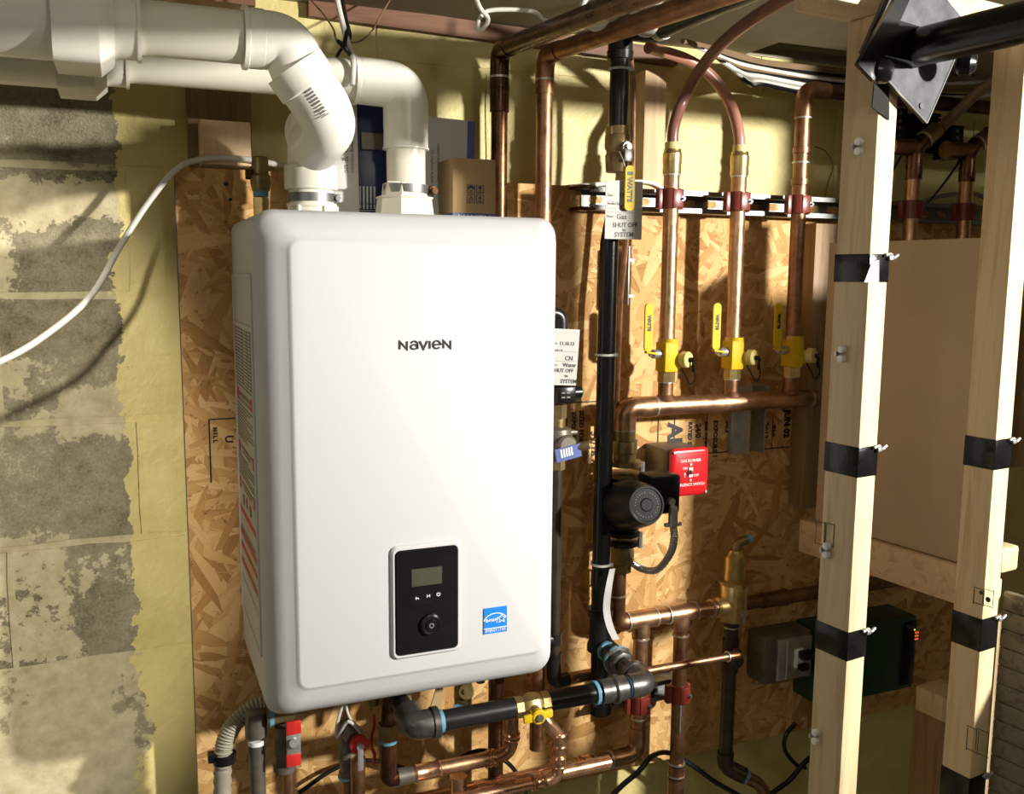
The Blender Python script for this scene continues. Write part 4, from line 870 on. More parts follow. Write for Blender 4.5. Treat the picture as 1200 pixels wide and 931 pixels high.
# loose tag strip below the pump
sr = [at(717, 667, YG-.035), at(713, 690, YG-.04), at(711, 715, YG-.035), at(715, 735, YG-.045), at(722, 750, YG-.055)]
def strip(b):
    p = spline(sr, 5); n = len(p); d = V(1, -.35, .12).normalized(); L = [b.verts.new(q-d*.0065*(.45+.55*min(1, i/n*2+.3))) for i, q in enumerate(p)]; Rr = [b.verts.new(q+d*.0065) for q in p]
    fs = [b.faces.new((L[i], L[i+1], Rr[i+1], Rr[i])) for i in range(n-1)]
    r = bmesh.ops.extrude_face_region(b, geom=fs); bmesh.ops.translate(b, vec=(0, .0008, 0), verts=[v for v in r['geom'] if isinstance(v, bmesh.types.BMVert)])
solo('paper_tag', 'curled white paper tag strip hanging in front of the gas pipe below the pump', 'tag', strip, M['paper'])
# ------------------------------------------------------------------ lower copper line with air separator
YL = .225
lz = (at(745, 729, YL).z+at(835, 711, YL).z)/2
sx = at(860, 690, YL).x
cl = thing('header_pipe', 'copper header pipe with elbow and two downward tees, feeding the brass separator', 'pipe', (mxl, YL, lz))
x1_, x2_ = at(751, 740, YL).x, at(798, 735, YL).x
mk('pipe', lambda b: cyl(b, (mxl+.02, YL, lz), (sx-.02, YL, lz), RR+.0012, n=24), M['copper'], cl)
mk('elbow', lambda b: (sweep(b, bend([(mxl, YL, zc_-.125), (mxl, YL, lz), (mxl+.045, YL, lz)], .03, 8), RR+.0022, 22)), M['oldcopper'], cl)
mk('tee', lambda b: [(cyl(b, (x-.030, YL, lz), (x+.030, YL, lz), RR+.0038, n=24, bev=.001), cyl(b, (x, YL, lz), (x, YL, lz-.034), RR+.0034, n=22, bev=.001)) for x in (x1_, x2_)], M['copper'], cl, kind='stuff')
mk('solder_ring', lambda b: ([cyl(b, (x, YL, lz), (x+.003, YL, lz), RR+.0046) for x in (x1_-.033, x1_+.030, x2_-.033, x2_+.030, sx-.055)]+[cyl(b, (mxl, YL, lz+.055), (mxl, YL, lz+.058), RR+.0036)]), M['solder'], cl, kind='stuff')
sep = thing('air_separator', 'stout brass air separator with side badge, above the dark drop pipe', 'separator', (sx, YL, at(860, 728, YL).z))
sz = lambda py: at(860, py, YL).z
mk('lower_body', lambda b: (lathe(b, (sx, YL, sz(728)), ZA, [(0, .018), (.004, .0275), (sz(682)-sz(728)-.004, .0285), (sz(682)-sz(728), .026)], 26), lathe(b, (sx-.02, YL, lz), -XA, [(0, .020), (.020, .021), (.024, .0175)], 20)), M['brass'], sep)
mk('upper_body', lambda b: lathe(b, (sx, YL, sz(684)), ZA, [(0, .031), (.006, .032), (.010, .0225), (sz(652)-sz(684), .0215), (sz(652)-sz(684)+.004, .017), (sz(645)-sz(684), .012)], 26), M['brass'], sep)
mk('top_elbow', lambda b: sweep(b, bend([(sx+.002, YL, sz(650)), (sx+.004, YL, sz(637)), (sx+.024, YL-.006, sz(633))], .014, 6), .0095, 16), M['oldbrass'], sep)
mk('blue_plug', lambda b: cyl(b, (sx+.024, YL-.006, sz(633)), (sx+.032, YL-.008, sz(631.5)), .0085), M['dope'], sep, 'blue thread sealant')
mk('badge', lambda b: (cyl(b, (sx+.006, YL-.0285, sz(714)), (sx+.006, YL-.0300, sz(714)), .009), box(b, (sx+.006, YL-.0292, sz(721)), (.006, .0015, .014))), M['solder'], sep, 'pale enamel badge')
op = thing('outlet_pipe', 'shaded copper pipe from the brass separator going right behind the taped stud', 'pipe', (sx+.1, YL, lz))
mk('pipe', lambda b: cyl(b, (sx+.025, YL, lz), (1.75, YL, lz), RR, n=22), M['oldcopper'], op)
mk('coupling', lambda b: (cyl(b, (sx+.070, YL, lz), (sx+.128, YL, lz), RR+.0022, n=22), cyl(b, (sx+.128, YL, lz), (sx+.131, YL, lz), RR+.004)), M['oldcopper'], op)
dp = thing('drop_pipe', 'dark vertical drop pipe below the brass separator with elbow at the bottom', 'pipe', (sx, YL, .6))
mk('pipe', lambda b: cyl(b, (sx-.002, YL, sz(728)), (sx-.004, YL, sz(890)), RR, n=22), M['pipedark'], dp)
mk('tee', lambda b: (cyl(b, (sx-.002, YL, sz(748)), (sx-.002, YL, sz(786)), RR+.0028, n=20, bev=.001), cyl(b, (sx-.002, YL, sz(769)), (sx-.005, YL-.03, sz(769)), RR, n=18, bev=.001)), M['pipedark'], dp)
ep0 = V(sx-.004, YL, sz(890))
mk('elbow', lambda b: (sweep(b, bend([ep0+V(0, 0, .02), ep0+V(0, 0, -.012), ep0+V(.035, -.02, -.030)], .02, 6), RR+.003, 18)), M['pipedark'], dp)
mk('blue_ring', lambda b: cyl(b, ep0+V(.034, -.019, -.030), ep0+V(.040, -.022, -.034), RR+.0015), M['dope'], dp)
mk('copper_tail', lambda b: sweep(b, bend([ep0+V(.04, -.022, -.034), ep0+V(.075, -.03, -.055), ep0+V(.095, -.03, -.16)], .03, 6), RR-.001, 18), M['oldcopper'], dp)
mk('solder_ring', lambda b: [cyl(b, (sx-.002, YL, sz(y)), (sx-.002, YL, sz(y)+.003), RR+.0022) for y in (735, 752)], M['solder'], dp, kind='stuff')
bp0, bp1 = at(760, 787, .19), at(850, 770, YL-.03)
byp = thing('bypass_pipe', 'slim copper pipe running from the dark drop pipe left behind the black elbow', 'pipe', tuple(bp0))
zb_ = (bp0.z+bp1.z)/2
mk('pipe', lambda b: (cyl(b, (x1_-.02, YL-.032, zb_), (sx-.028, YL-.032, zb_), .0078, n=18), sweep(b, bend([(sx-.03, YL-.032, zb_), (sx-.004, YL-.034, zb_), (sx-.004, YL-.02, zb_)], .008, 6), .0095, 16)), M['oldcopper'], byp)
mk('solder_ring', lambda b: cyl(b, (sx-.034, YL-.032, zb_), (sx-.031, YL-.032, zb_), .0108), M['solder'], byp)
# two lower drops, lower strut, clamps
zL1 = at(748, 875, YL).z
l1 = thing('copper_drop', 'copper drop with red clamp that elbows left at the bottom', 'pipe', (x1_, YL, zL1), 'copper drops under the header')
mk('pipe', lambda b: cyl(b, (x1_, YL, lz-.03), (x1_, YL, zL1+.02), RR, n=22), M['copper'], l1)
rl0, rl1 = at(735, 886, YL), at(560, 924, YL); zr = at(715, 890, YL).z
mk('elbow', lambda b: (lathe(b, (x1_, YL, at(748, 845, YL).z), ZA, [(0, RR), (.001, RR+.0022), (.030, RR+.0022), (.031, RR)], 20), sweep(b, bend([(x1_, YL, zr+.055), (x1_, YL, zr), (x1_-.06, YL-.002, zr)], .034, 8), RR+.0022, 22)), M['copper'], l1)
mk('return_pipe', lambda b: cyl(b, (x1_-.05, YL, zr), (.12, YL-.005, zr), RR, n=22), M['copper'], l1)
mk('press_coupling', lambda b: [lathe(b, (at(px, 890, YL).x, YL, zr), XA, [(0, RR), (0, RR+.002), (.006, RR+.002), (.009, RR+.004), (.012, RR+.002), (.026, RR+.002), (.029, RR+.004), (.032, RR+.002), (.038, RR+.002), (.038, RR)], 22) for px in (676,)], M['newcopper'], l1)
mk('solder_ring', lambda b: (cyl(b, (x1_, YL, at(748, 842, YL).z), (x1_, YL, at(748, 840, YL).z), RR+.003), cyl(b, (x1_-.063, YL, zr), (x1_-.060, YL, zr), RR+.0034), cyl(b, (x1_, YL, lz-.040), (x1_, YL, lz-.037), RR+.0030)), M['solder'], l1, kind='stuff')
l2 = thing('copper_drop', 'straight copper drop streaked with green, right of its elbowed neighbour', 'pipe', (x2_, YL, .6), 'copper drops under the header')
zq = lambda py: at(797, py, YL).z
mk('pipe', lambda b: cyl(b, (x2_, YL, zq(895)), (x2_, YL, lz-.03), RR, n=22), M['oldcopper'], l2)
mk('foot_elbow', lambda b: (lathe(b, (x2_, YL, zq(912)), ZA, [(0, RR), (.001, RR+.0022), (.030, RR+.0022), (.031, RR)], 20), sweep(b, bend([(x2_, YL, zq(908)), (x2_, YL, zq(922)), (x2_-.01, YL-.02, zq(990))], .02, 8), RR+.0022, 20)), M['oldcopper'], l2)
mk('solder_ring', lambda b: [cyl(b, (x2_, YL, zq(y)), (x2_, YL, zq(y)+.003), RR+.003) for y in (894, 908, 745)], M['solder'], l2, kind='stuff')
mk('green_streak', lambda b: sweep(b, [V(x2_-.004, YL-RR-.0002, zq(y)) for y in (822, 832, 845, 855)], .0014, 6), M['verdigris'], l2, 'pale green corrosion streak')
z2 = at(760, 814, .25).z
st2 = strut('strut_rail', 'short lower zinc strut behind the black gas line, holding the copper drops', at(700, 820, .25).x, at(806, 805, .25).x-.02, z2, False)
clamp(x1_, z2-.002, YL, RR, label='red clamp on the elbowed copper drop under the black elbow'); clamp(x2_, z2+.004, YL, RR, label='red clamp on the straight copper drop, green streak below')
# ------------------------------------------------------------------ horizontal black gas line to the boiler
YH = .03
hz_ = (at(660, 815, YH).z+at(560, 842, YH).z)/2
hx = at(757, 797, YH).x; zg = g5.z-.002
gl = thing('gas_branch', 'black horizontal gas pipe under the boiler with union and grey elbow', 'pipe', (.4, YH, hz_))
tz_ = at(703, 757, YG).z
mk('nipple', lambda b: cyl(b, (g5.x+.012, YG, tz_), (g5.x+.012, .11, tz_), RG-.002, n=22), M['blackm'], gl)
Pn = V(at(703, 757, YG).x, YG, tz_); Pe = V(hx, YH, hz_); dn = (Pe-Pn).normalized()
mk('blue_ring', lambda b: (cyl(b, Pn+dn*.024, Pn+dn*.030, RG+.003), cyl(b, Pn+dn*.062, Pn+dn*.068, RG+.011), cyl(b, Pe+V(-.029, 0, 0), Pe+V(-.036, 0, 0), RG+.002), cyl(b, Pe+V(-.095, 0, 0), Pe+V(-.101, 0, 0), RG+.0035)), M['dope'], gl, 'blue thread sealant', kind='stuff')
mk('nipple', lambda b: cyl(b, Pn, Pe, RG-.0005, n=22), M['blackm'], gl)
mk('union', lambda b: (lathe(b, Pn+dn*.050, dn, [(0, RG+.003), (.004, RG+.010), (.018, RG+.012), (.020, RG+.006), (.034, RG+.006), (.036, RG+.002)], 8)), M['iron'], gl)
mk('elbow', lambda b: (sweep(b, bend([Pe-dn*.040, Pe, Pe+V(-.034, 0, 0)], .026, 8), RG+.0045, 24), lathe(b, Pe-dn*.044, dn, [(0, RG), (.0, RG+.007), (.010, RG+.007), (.010, RG)], 22)), M['iron'], gl)
mk('union', lambda b: lathe(b, Pe+V(-.042, 0, 0), -XA, [(0, RG), (0, RG+.004), (.012, RG+.005), (.014, RG+.008), (.022, RG+.008), (.026, RG+.004), (.048, RG+.004), (.048, RG)], 22), M['iron'], gl)
vx = at(622, 829, YH).x; ex = at(484, 855, YH).x
mk('pipe', lambda b: (cyl(b, (Pe.x-.05, YH, hz_), (vx+.02, YH, hz_), RG, n=24), cyl(b, (vx-.02, YH, hz_), (ex+.02, YH, hz_), RG, n=24)), M['blackm'], gl)
mk('grey_elbow', lambda b: (sweep(b, bend([V(ex+.040, YH, hz_), V(ex, YH, hz_), V(ex, YH+.036, hz_+.006)], .03, 10), RG+.0055, 26), lathe(b, (ex+.030, YH, hz_), XA, [(0, RG), (0, RG+.008), (.010, RG+.008), (.010, RG)], 24)), M['iron'], gl)
mk('inlet_nipple', lambda b: (cyl(b, (ex, YH+.03, hz_+.006), (ex, YH+.12, hz_+.012), RG-.0005), cyl(b, (ex, YH+.10, hz_+.012), (ex, YH+.15, hz_+.012), RG+.007)), M['blackm'], gl)
mk('blue_ring', lambda b: (cyl(b, (ex, YH+.096, hz_+.012), (ex, YH+.100, hz_+.012), RG+.005), cyl(b, (ex+.041, YH, hz_), (ex+.048, YH, hz_), RG+.0012)), M['dope'], gl, 'blue thread sealant', kind='stuff')
bvv = thing('gas_cock', 'brass gas cock with yellow tee handle on the horizontal black gas pipe', 'valve', (vx, YH, hz_))
mk('valve_body', lambda b: (lathe(b, (vx-.030, YH, hz_), XA, [(0, .0185), (.012, .0185), (.013, .0165), (.020, .0205), (.038, .0205), (.045, .0165), (.047, .0185), (.060, .0185)], 8), cyl(b, (vx, YH, hz_), (vx-.002, YH-.030, hz_-.004), .010)), M['brass'], bvv)
mk('handle', lambda b: (box(b, (vx-.002, YH-.034, hz_-.004), (.052, .008, .015), Matrix.Rotation(-.08, 3, 'Y'), .004), cyl(b, (vx-.002, YH-.030, hz_-.004), (vx-.002, YH-.040, hz_-.004), .0125, bev=.002)), M['yellow'], bvv, 'yellow handle')
mk('handle_nut', lambda b: cyl(b, (vx-.002, YH-.040, hz_-.004), (vx-.002, YH-.044, hz_-.004), .0065, n=6), M['zinc'], bvv)
# ------------------------------------------------------------------ copper below the boiler
YC = .15; rc = .0112
def pr(b, p, d, L=.030, r=rc): lathe(b, p, d, [(0, r), (0, r+.0018), (.004, r+.0035), (.007, r+.0018), (L-.007, r+.0018), (L-.004, r+.0035), (L, r+.0018), (L, r)], 20)
a1, a2, a3, a4, a5 = at(628, 838, .10), at(640, 846, .10), at(655, 862, .10), at(654, 912, .10), at(480, 948, .10)
a5 = V(a5.x, a4.y, a4.z)
sb = thing('copper_branch', 'shiny new copper branch dropping in an S below the brass gas cock', 'pipe', tuple(a4))
mk('pipe', lambda b: sweep(b, bend([a1+V(0, .03, .02), a2, a3, a4, a5], [.012, .014, .022], 6), rc, 20), M['newcopper'], sb)
mk('press_coupling', lambda b: (pr(b, a3+V(0, 0, .006), V(0, 0, -1), .028), pr(b, a4+V(0, 0, .044), V(0, 0, -1), .024), pr(b, a4+V(-.026, 0, 0), V(-1, 0, 0), .026)), M['newcopper'], sb, kind='stuff')
# middle copper between dark elbow and riser behind boiler
YM = .13
m0, m1 = at(456, 910, YM), at(590, 889, YM); mzz = (m0.z+m1.z)/2; rm = .0143
xm0, xm1 = at(455, 900, YM).x, at(599, 885, YM).x
mb = thing('copper_crossover', 'copper crossover pipe under the boiler joined by a ribbed press coupling', 'pipe', (xm1, YM, mzz))
mk('pipe', lambda b: sweep(b, bend([V(at(484, 905, YM).x, YM, mzz), V(xm1, YM, mzz), V(xm1, YM, mzz+.10)], .028, 8), .0125, 22), M['copper'], mb)
mk('press_coupling', lambda b: (pr(b, V(at(484, 905, YM).x, YM, mzz), XA, .048, .0125), pr(b, V(at(571, 893, YM).x, YM, mzz), XA, .016, .0125), pr(b, V(xm1, YM, mzz+.026), ZA, .016, .0125)), M['newcopper'], mb, kind='stuff')
mk('grey_adapter', lambda b: cyl(b, V(at(463, 905, YM).x, YM, mzz), V(at(484, 905, YM).x, YM, mzz), .0140, n=20), M['castgrey'], mb)
mk('dark_elbow', lambda b: sweep(b, bend([V(xm0, YM, at(455, 868, YM).z), V(xm0, YM, mzz), V(at(466, 905, YM).x, YM, mzz)], .024, 8), .0145, 20), M['darkcopper'], mb)
mk('brass_nut', lambda b: cyl(b, V(xm0, YM, at(455, 848, YM).z), V(xm0, YM, at(455, 866, YM).z), .0165, n=6), M['oldbrass'], mb)
mk('blue_ring', lambda b: cyl(b, V(xm0, YM, at(455, 866, YM).z), V(xm0, YM, at(455, 870, YM).z), .0152), M['dope'], mb)
mk('inlet', lambda b: cyl(b, V(xm0, YM, at(455, 848, YM).z), V(xm0, YM, 1.0), .012), M['darkcopper'], mb)
ct = thing('copper_tee', 'new copper tee at the bottom edge, left of the S-shaped branch', 'fitting', tuple(at(540, 925, YM)))
tq = at(537, 928, .16)
mk('tee_body', lambda b: (sweep(b, bend([tq+V(0, 0, .03), tq+V(0, 0, -.006), tq+V(.05, 0, -.006)], .015, 6), .0150, 20), cyl(b, tq+V(.045, 0, -.006), tq+V(.30, 0, -.006), .0125, n=20)), M['newcopper'], ct)
# things hanging from the boiler underside, from left to right
YB = .16
cor = thing('corrugated_conduit', 'grey corrugated hose bending down left of the boiler underside', 'hose', tuple(at(262, 931, YB)))
cps = spline([at(325, 827, YB), at(300, 829, YB), at(276, 847, YB), at(264, 870, YB), at(261, 900, YB), at(261, 990, YB)], 14)
mk('hose', lambda b: sweep(b, cps, lambda t: .0125+.0022*(int(t*(len(cps)-1)) % 2), 16), M['corr'], cor)
mk('hose_clamp', lambda b: (cyl(b, at(263, 883, YB), at(263, 893, YB), .018), box(b, at(252, 887, YB), (.022, .018, .014), None, .002)), M['black'], cor, 'black clamp')
dr = thing('drain_pipe', 'dark adapter and greenish drain pipe beside the corrugated hose', 'pipe', tuple(at(299, 931, YB)))
xz = at(300, 850, .14).x; dz = lambda py: at(300, py, .14).z
mk('adapter', lambda b: lathe(b, (xz, .14, dz(833)), -ZA, [(0, .014), (.002, .017), (dz(833)-dz(862), .017), (dz(833)-dz(864), .013)], 20), M['castgrey'], dr)
mk('white_ring', lambda b: cyl(b, (xz, .14, dz(872)), (xz, .14, dz(867)), .0135), M['whiteprint'], dr)
mk('pipe', lambda b: cyl(b, (xz, .14, dz(1000)), (xz, .14, dz(872)), .0125), M['verdigris'] if False else M['castgrey'], dr)
rv = thing('isolation_valve', 'red handled isolation valve below the boiler lower left corner', 'valve', tuple(at(342, 900, .12)))
vxx = at(333, 870, .13).x; rz = lambda py: at(333, py, .13).z
mk('valve_body', lambda b: lathe(b, (vxx, .13, rz(905)), ZA, [(0, .010), (.004, .018), (.012, .018), (.014, .014), (.030, .014), (.034, .016), (rz(850)-rz(905), .015)], 20), M['castgrey'], rv)
mk('blue_ring', lambda b: (cyl(b, (vxx, .13, rz(880)), (vxx, .13, rz(876)), .0158), cyl(b, (at(318, 840, .13).x-.004, .13, rz(838)), (at(318, 840, .13).x+.003, .13, rz(838)), .0155)), M['dope'], rv, 'blue thread sealant', kind='stuff')
mk('handle', lambda b: (box(b, at(344, 853, .10), (.023, .006, .022), None, .002), box(b, at(344, 891, .10), (.023, .006, .020), None, .002)), M['redh'], rv, 'red handle', kind='stuff')
mk('handle_plate', lambda b: (box(b, at(344, 872, .101), (.022, .004, .038), None, .001), cyl(b, at(344, 872, .099), at(344, 872, .090), .007, bev=.001)), M['galv'], rv)
mk('pipe', lambda b: cyl(b, (vxx+.006, .13, rz(1000)), (vxx+.006, .13, rz(903)), .0098), M['oldcopper'], rv)
mk('brass_elbow', lambda b: sweep(b, bend([V(at(312, 840, .13).x, .13, rz(838)), V(vxx+.010, .13, rz(838)), V(vxx+.020, .13, 1.0)], .012, 6), .0140, 18), M['oldbrass'], rv)
mv = thing('service_valve', 'plastic-wrapped service valve with round red knob below the boiler middle left', 'valve', tuple(at(412, 900, .12)))
mxx = at(407, 880, .14).x; mzq = lambda py: at(407, py, .14).z
mk('valve_body', lambda b: (lathe(b, (mxx, .14, mzq(915)), ZA, [(0, .010), (.004, .0145), (.016, .0145), (.018, .012), (.030, .013), (.046, .018), (.056, .0165), (.064, .012), (.09, .013)], 20), sweep(b, [at(403, 850, .14), at(415, 866, .11)], .0135, 16)), M['castgrey'], mv)
mk('wrap', lambda b: (sweep(b, spline([at(403, 822, .13), at(396, 845, .125), at(395, 865, .125), at(408, 846, .11), at(424, 862, .11), at(428, 872, .115)], 5), .0028, 8), sweep(b, spline([at(404, 820, .13), at(410, 842, .12), at(426, 858, .12)], 5), .0022, 8)), M['clear'], mv, kind='stuff')
mk('blue_ring', lambda b: [cyl(b, (mxx, .14, mzq(y)), (mxx, .14, mzq(y)+.004), .0160) for y in (889, 911)], M['dope'], mv, kind='stuff')
kc = at(421, 873, .10)
mk('knob', lambda b: lathe(b, kc+V(0, .008, 0), -YA, [(0, .012), (.002, .0150), (.010, .0150), (.012, .011)], 14), M['redh'], mv, 'red knob')
mk('knob_lever', lambda b: (cyl(b, kc+V(0, -.003, 0), kc+V(0, -.010, 0), .006), box(b, kc+V(0, -.008, -.020), (.009, .003, .040), None, .001)), M['galv'], mv)
mk('side_pipe', lambda b: (cyl(b, at(419, 888, .12), at(419, 909, .12), .0125), cyl(b, at(419, 909, .12), at(421, 1000, .12), .0118), cyl(b, (mxx, .14, mzq(1000)), (mxx, .14, mzq(914)), .0105)), M['oldcopper'], mv, kind='stuff')
solo('red_lever', 'slim red lever standing between the round-knob valve and the dark elbow', 'lever', lambda b: sweep(b, [at(438, 838, .15), at(438, 853, .145), at(435, 864, .14), at(435, 876, .14), at(439, 884, .145), at(438, 896, .145)], .0030, 8), M['redh'])
solo('pressure_relief_fitting', 'round dull brass plug under the boiler above the black gas pipe', 'fitting', lambda b: (cyl(b, at(546, 811, .12), at(546, 811, .16), .0140, n=24, bev=.002), cyl(b, at(546, 811, .12), at(546, 811, .117), .004), cyl(b, at(546, 811, .13), at(547, 790, .14), .008), sweep(b, [at(544, 820, .14), at(538, 834, .15)], .009, 12)), M['oldbrass'])
solo('blue_cap', 'small blue cap under the brass plug below the boiler', 'cap', lambda b: cyl(b, at(538, 829, .13), at(538, 836, .13), .0110), M['dope'])
solo('paper_wrap', 'brown torn paper wrap hanging under the boiler above the gas pipe', 'paper', lambda b: prism(b, [at(513, 802, .14), at(520, 800, .14), at(516, 845, .14), at(499, 846, .14), at(506, 825, .14)], (0, .003, 0)), M['card'])
for i, (px, yb, r_, mt) in enumerate(((478, 830, .006, 'galv'), (470, 816, .010, 'castgrey'), (375, 822, .013, 'blackm'), (585, 800, .010, 'darkcopper'), (563, 800, .008, 'castgrey'), (437, 826, .012, 'oldbrass'))):
    solo('boiler_stub', ['short grey stub beside the gas inlet', 'squat grey fitting left of the gas inlet', 'black stub under the boiler left of the wrapped valve', 'dark copper stub under the boiler right end', 'grey stub right of the brass plug', 'dull brass stub above the slim red lever'][i], 'fitting', lambda b: cyl(b, V(at(px, yb, .15).x, .15, at(px, yb, .15).z), V(at(px, yb, .15).x, .15, 1.0), r_, n=14, bev=.001), M[mt], 'stubs under the boiler')
solo('black_cable', 'black cable hanging behind the lower copper between boiler and board', 'cable', lambda b: sweep(b, spline([at(350, 930, .26), at(395, 900, .27), at(440, 892, .27), at(500, 905, .27), at(560, 880, .27), at(592, 892, .26), at(612, 918, .26), at(620, 950, .26)], 5), .0042, 10), M['blackcable'])
solo('black_cable', 'glossy black cable arching between the two lower copper drops', 'cable', lambda b: sweep(b, spline([at(690, 965, .20), at(724, 926, .19), at(748, 905, .18), at(765, 886, .20), at(785, 883, .25), at(812, 898, .25), at(840, 918, .24), at(880, 940, .22)], 5), .0052, 12), M['blackcable'])
solo('black_cable', 'black cable loop on the wall low behind the taped stud', 'cable', lambda b: sweep(b, spline([at(932, 848, .27), at(921, 862, .27), at(920, 880, .27), at(934, 897, .27), at(944, 900, .27)], 5), .0048, 10), M['blackcable'])
solo('black_cable', 'thick black cable rising right at the bottom behind the taped stud', 'cable', lambda b: sweep(b, spline([at(890, 945, .25), at(905, 930, .25), at(925, 915, .25), at(942, 895, .25), at(960, 880, .26)], 5), .0055, 10), M['blackcable'])
# ------------------------------------------------------------------ right side: rail, plywood, posts, taped studs
def ubox(b, v0, v1, u0, u1, z0, z1, bev=.0015):
    c = uvz((u0+u1)/2, (v0+v1)/2, (z0+z1)/2); box(b, c, (v1-v0, u1-u0, z1-z0), RUV, bev)
rz0, rz1 = atv(999, 668, 1.425).z, atv(1001, 628, 1.425).z
solo('bottom_rail', 'pine rail running from the wall post towards the right under the plywood', 'rail', lambda b: ubox(b, 1.425, 1.463, .915, 1.292, rz0, rz1, .003), M['pineH'])
pz1 = atv(1030, 283, 1.437).z
solo('plywood_panel', 'tan plywood panel standing on the pine rail behind the taped studs', 'panel', lambda b: ubox(b, 1.437, 1.450, .885, 1.262, rz1+.003, pz1, .0005), M['ply'])
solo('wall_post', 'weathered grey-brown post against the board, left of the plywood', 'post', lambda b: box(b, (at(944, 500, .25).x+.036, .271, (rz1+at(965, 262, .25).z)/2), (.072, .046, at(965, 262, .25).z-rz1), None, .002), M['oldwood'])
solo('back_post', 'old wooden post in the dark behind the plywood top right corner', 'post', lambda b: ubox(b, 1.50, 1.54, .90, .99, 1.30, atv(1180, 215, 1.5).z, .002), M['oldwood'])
solo('back_post', 'thin pine edge visible beside the right taped stud below the rail', 'post', lambda b: ubox(b, 1.43, 1.46, .868, .905, .5, rz0-.001, .002), M['pine'])
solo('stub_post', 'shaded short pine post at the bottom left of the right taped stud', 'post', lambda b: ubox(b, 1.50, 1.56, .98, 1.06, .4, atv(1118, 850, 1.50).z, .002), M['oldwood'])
solo('wood_block', 'stamped pine offcut sitting on the shaded stub post', 'wood block', lambda b: ubox(b, 1.49, 1.56, .97, 1.05, atv(1118, 850, 1.50).z+.0005, atv(1118, 820, 1.50).z, .002), M['pine'])
AV, AU, BV, BU = 1.010, .820, 1.248, .780
hzb = atu(1000, 30, .886).z
A_ = thing('taped_stud', 'left pine stud with three black tape bands and white cable clips', 'stud', tuple(uvz(AU+.03, AV+.02, 0)), 'taped pine studs')
mk('timber', lambda b: ubox(b, AV, AV+.037, AU, AU+.056, 0, hzb, .0028), M['pine'], A_)
B_ = thing('taped_stud', 'right pine stud with black tape bands, cut by the photo right edge', 'stud', tuple(uvz(BU+.02, BV+.02, 0)), 'taped pine studs')
mk('timber', lambda b: ubox(b, BV, BV+.038, BU, BU+.047, 0, hzb, .0028), M['pine'], B_)
def band_tape(t, v0, dv, u0, du, z0, z1):
    mk('tape_band', lambda b: ubox(b, v0-.0008, v0+dv+.0008, u0-.0008, u0+du+.0008, z0, z1, .001), M['tape'], t, 'black tape band')
    p = uvz(u0-.004, v0+dv-.002, z1-.002)
    mk('wire_twist', lambda b: (sweep(b, spline([p-VD*.010, p+V(0, 0, .002), p+VD*.006+V(0, 0, -.003), p+VD*.014+V(0, 0, .001)], 4), .0022, 8), box(b, p+VD*.001+V(0, 0, -.003), (.008, .004, .006), RUV, .001)), M['galv'], t, 'silver wire twist')
for y0, y1, x in ((331, 297, 1004), (564, 528, 982), (784, 750, 964)):
    band_tape(A_, AV, .037, AU, .056, atu(x, y0, AU).z, atu(x, y1, AU).z)
for y0, y1, x in ((549, 514, 1181), (759, 722, 1166), (960, 906, 1154)):
    band_tape(B_, BV, .038, BU, .047, atu(x, y0, BU).z, atu(x, y1, BU).z)
k = uvz(AU-.0014, AV+.028, atu(1017, 313, AU).z)
mk('torn_tape', lambda b: prism(b, [atu(1013, 331, AU-.002), atu(1030, 331, AU-.002), atu(1030, 305, AU-.002), atu(1022, 308, AU-.002)], UD*.0006), M['galv'], A_, 'silvery wrinkled tape corner')
def clip(px, py):
    p = atv(px, py, AV)
    t = mk('cable_clip', lambda b: [lathe(b, p-VD*.001+V(0, 0, s), -VD, [(0, .0052), (.006, .0052), (.0075, .004), (.008, .002)], 14) for s in (.0062, -.0062)], M['whiteprint'], A_, 'white double cable clip', kind='stuff')
    mk('clip_strap', lambda b: box(b, p-VD*.005+UD*.006, (.010, .002, .006), RUV), M['galv'], t)
for q in ((1009, 172), (989, 415), (971, 645), (958, 863)): clip(*q)
def gstamp(par, pts, v):
    def f(b):
        for (x0, y0, x1, y1) in pts:
            c = [atv(x0, y0, v-.0008), atv(x1, y0, v-.0008), atv(x1, y1, v-.0008), atv(x0, y1, v-.0008)]
            for i in range(4):
                a, d = c[i], c[(i+1) % 4]; m = (a+d)/2; L = (d-a).length; w_ = .0009
                if i % 2: box(b, m, (.0004, w_, L), RUV)
                else: box(b, m, (.0004, L, w_), RUV)
    mk('grade_stamp', f, M['ink'], par, 'faint lumber grade stamp outline', kind='stuff')
gstamp(A_, ((956, 612, 966, 638), (967, 614, 977, 640)), AV); gstamp(B_, ((1141, 690, 1152, 708), (1153, 692, 1164, 711), (1133, 853, 1144, 880), (1146, 857, 1158, 886)), BV)
mk('nail_hole', lambda b: [cyl(b, atv(x, y, BV-.0004), atv(x, y, BV-.0004)-VD*.0006, r, n=10) for x, y, r in ((1150, 695, .003), (1158, 703, .004))], M['ink'], B_, kind='stuff')
solo('header_beam', 'pine header beam across the tops of the taped studs under the ceiling', 'beam', lambda b: ubox(b, .918, 2.0, AU-.002, AU+.062, hzb+.0003, hzb+.042, .0015), M['pineH'])
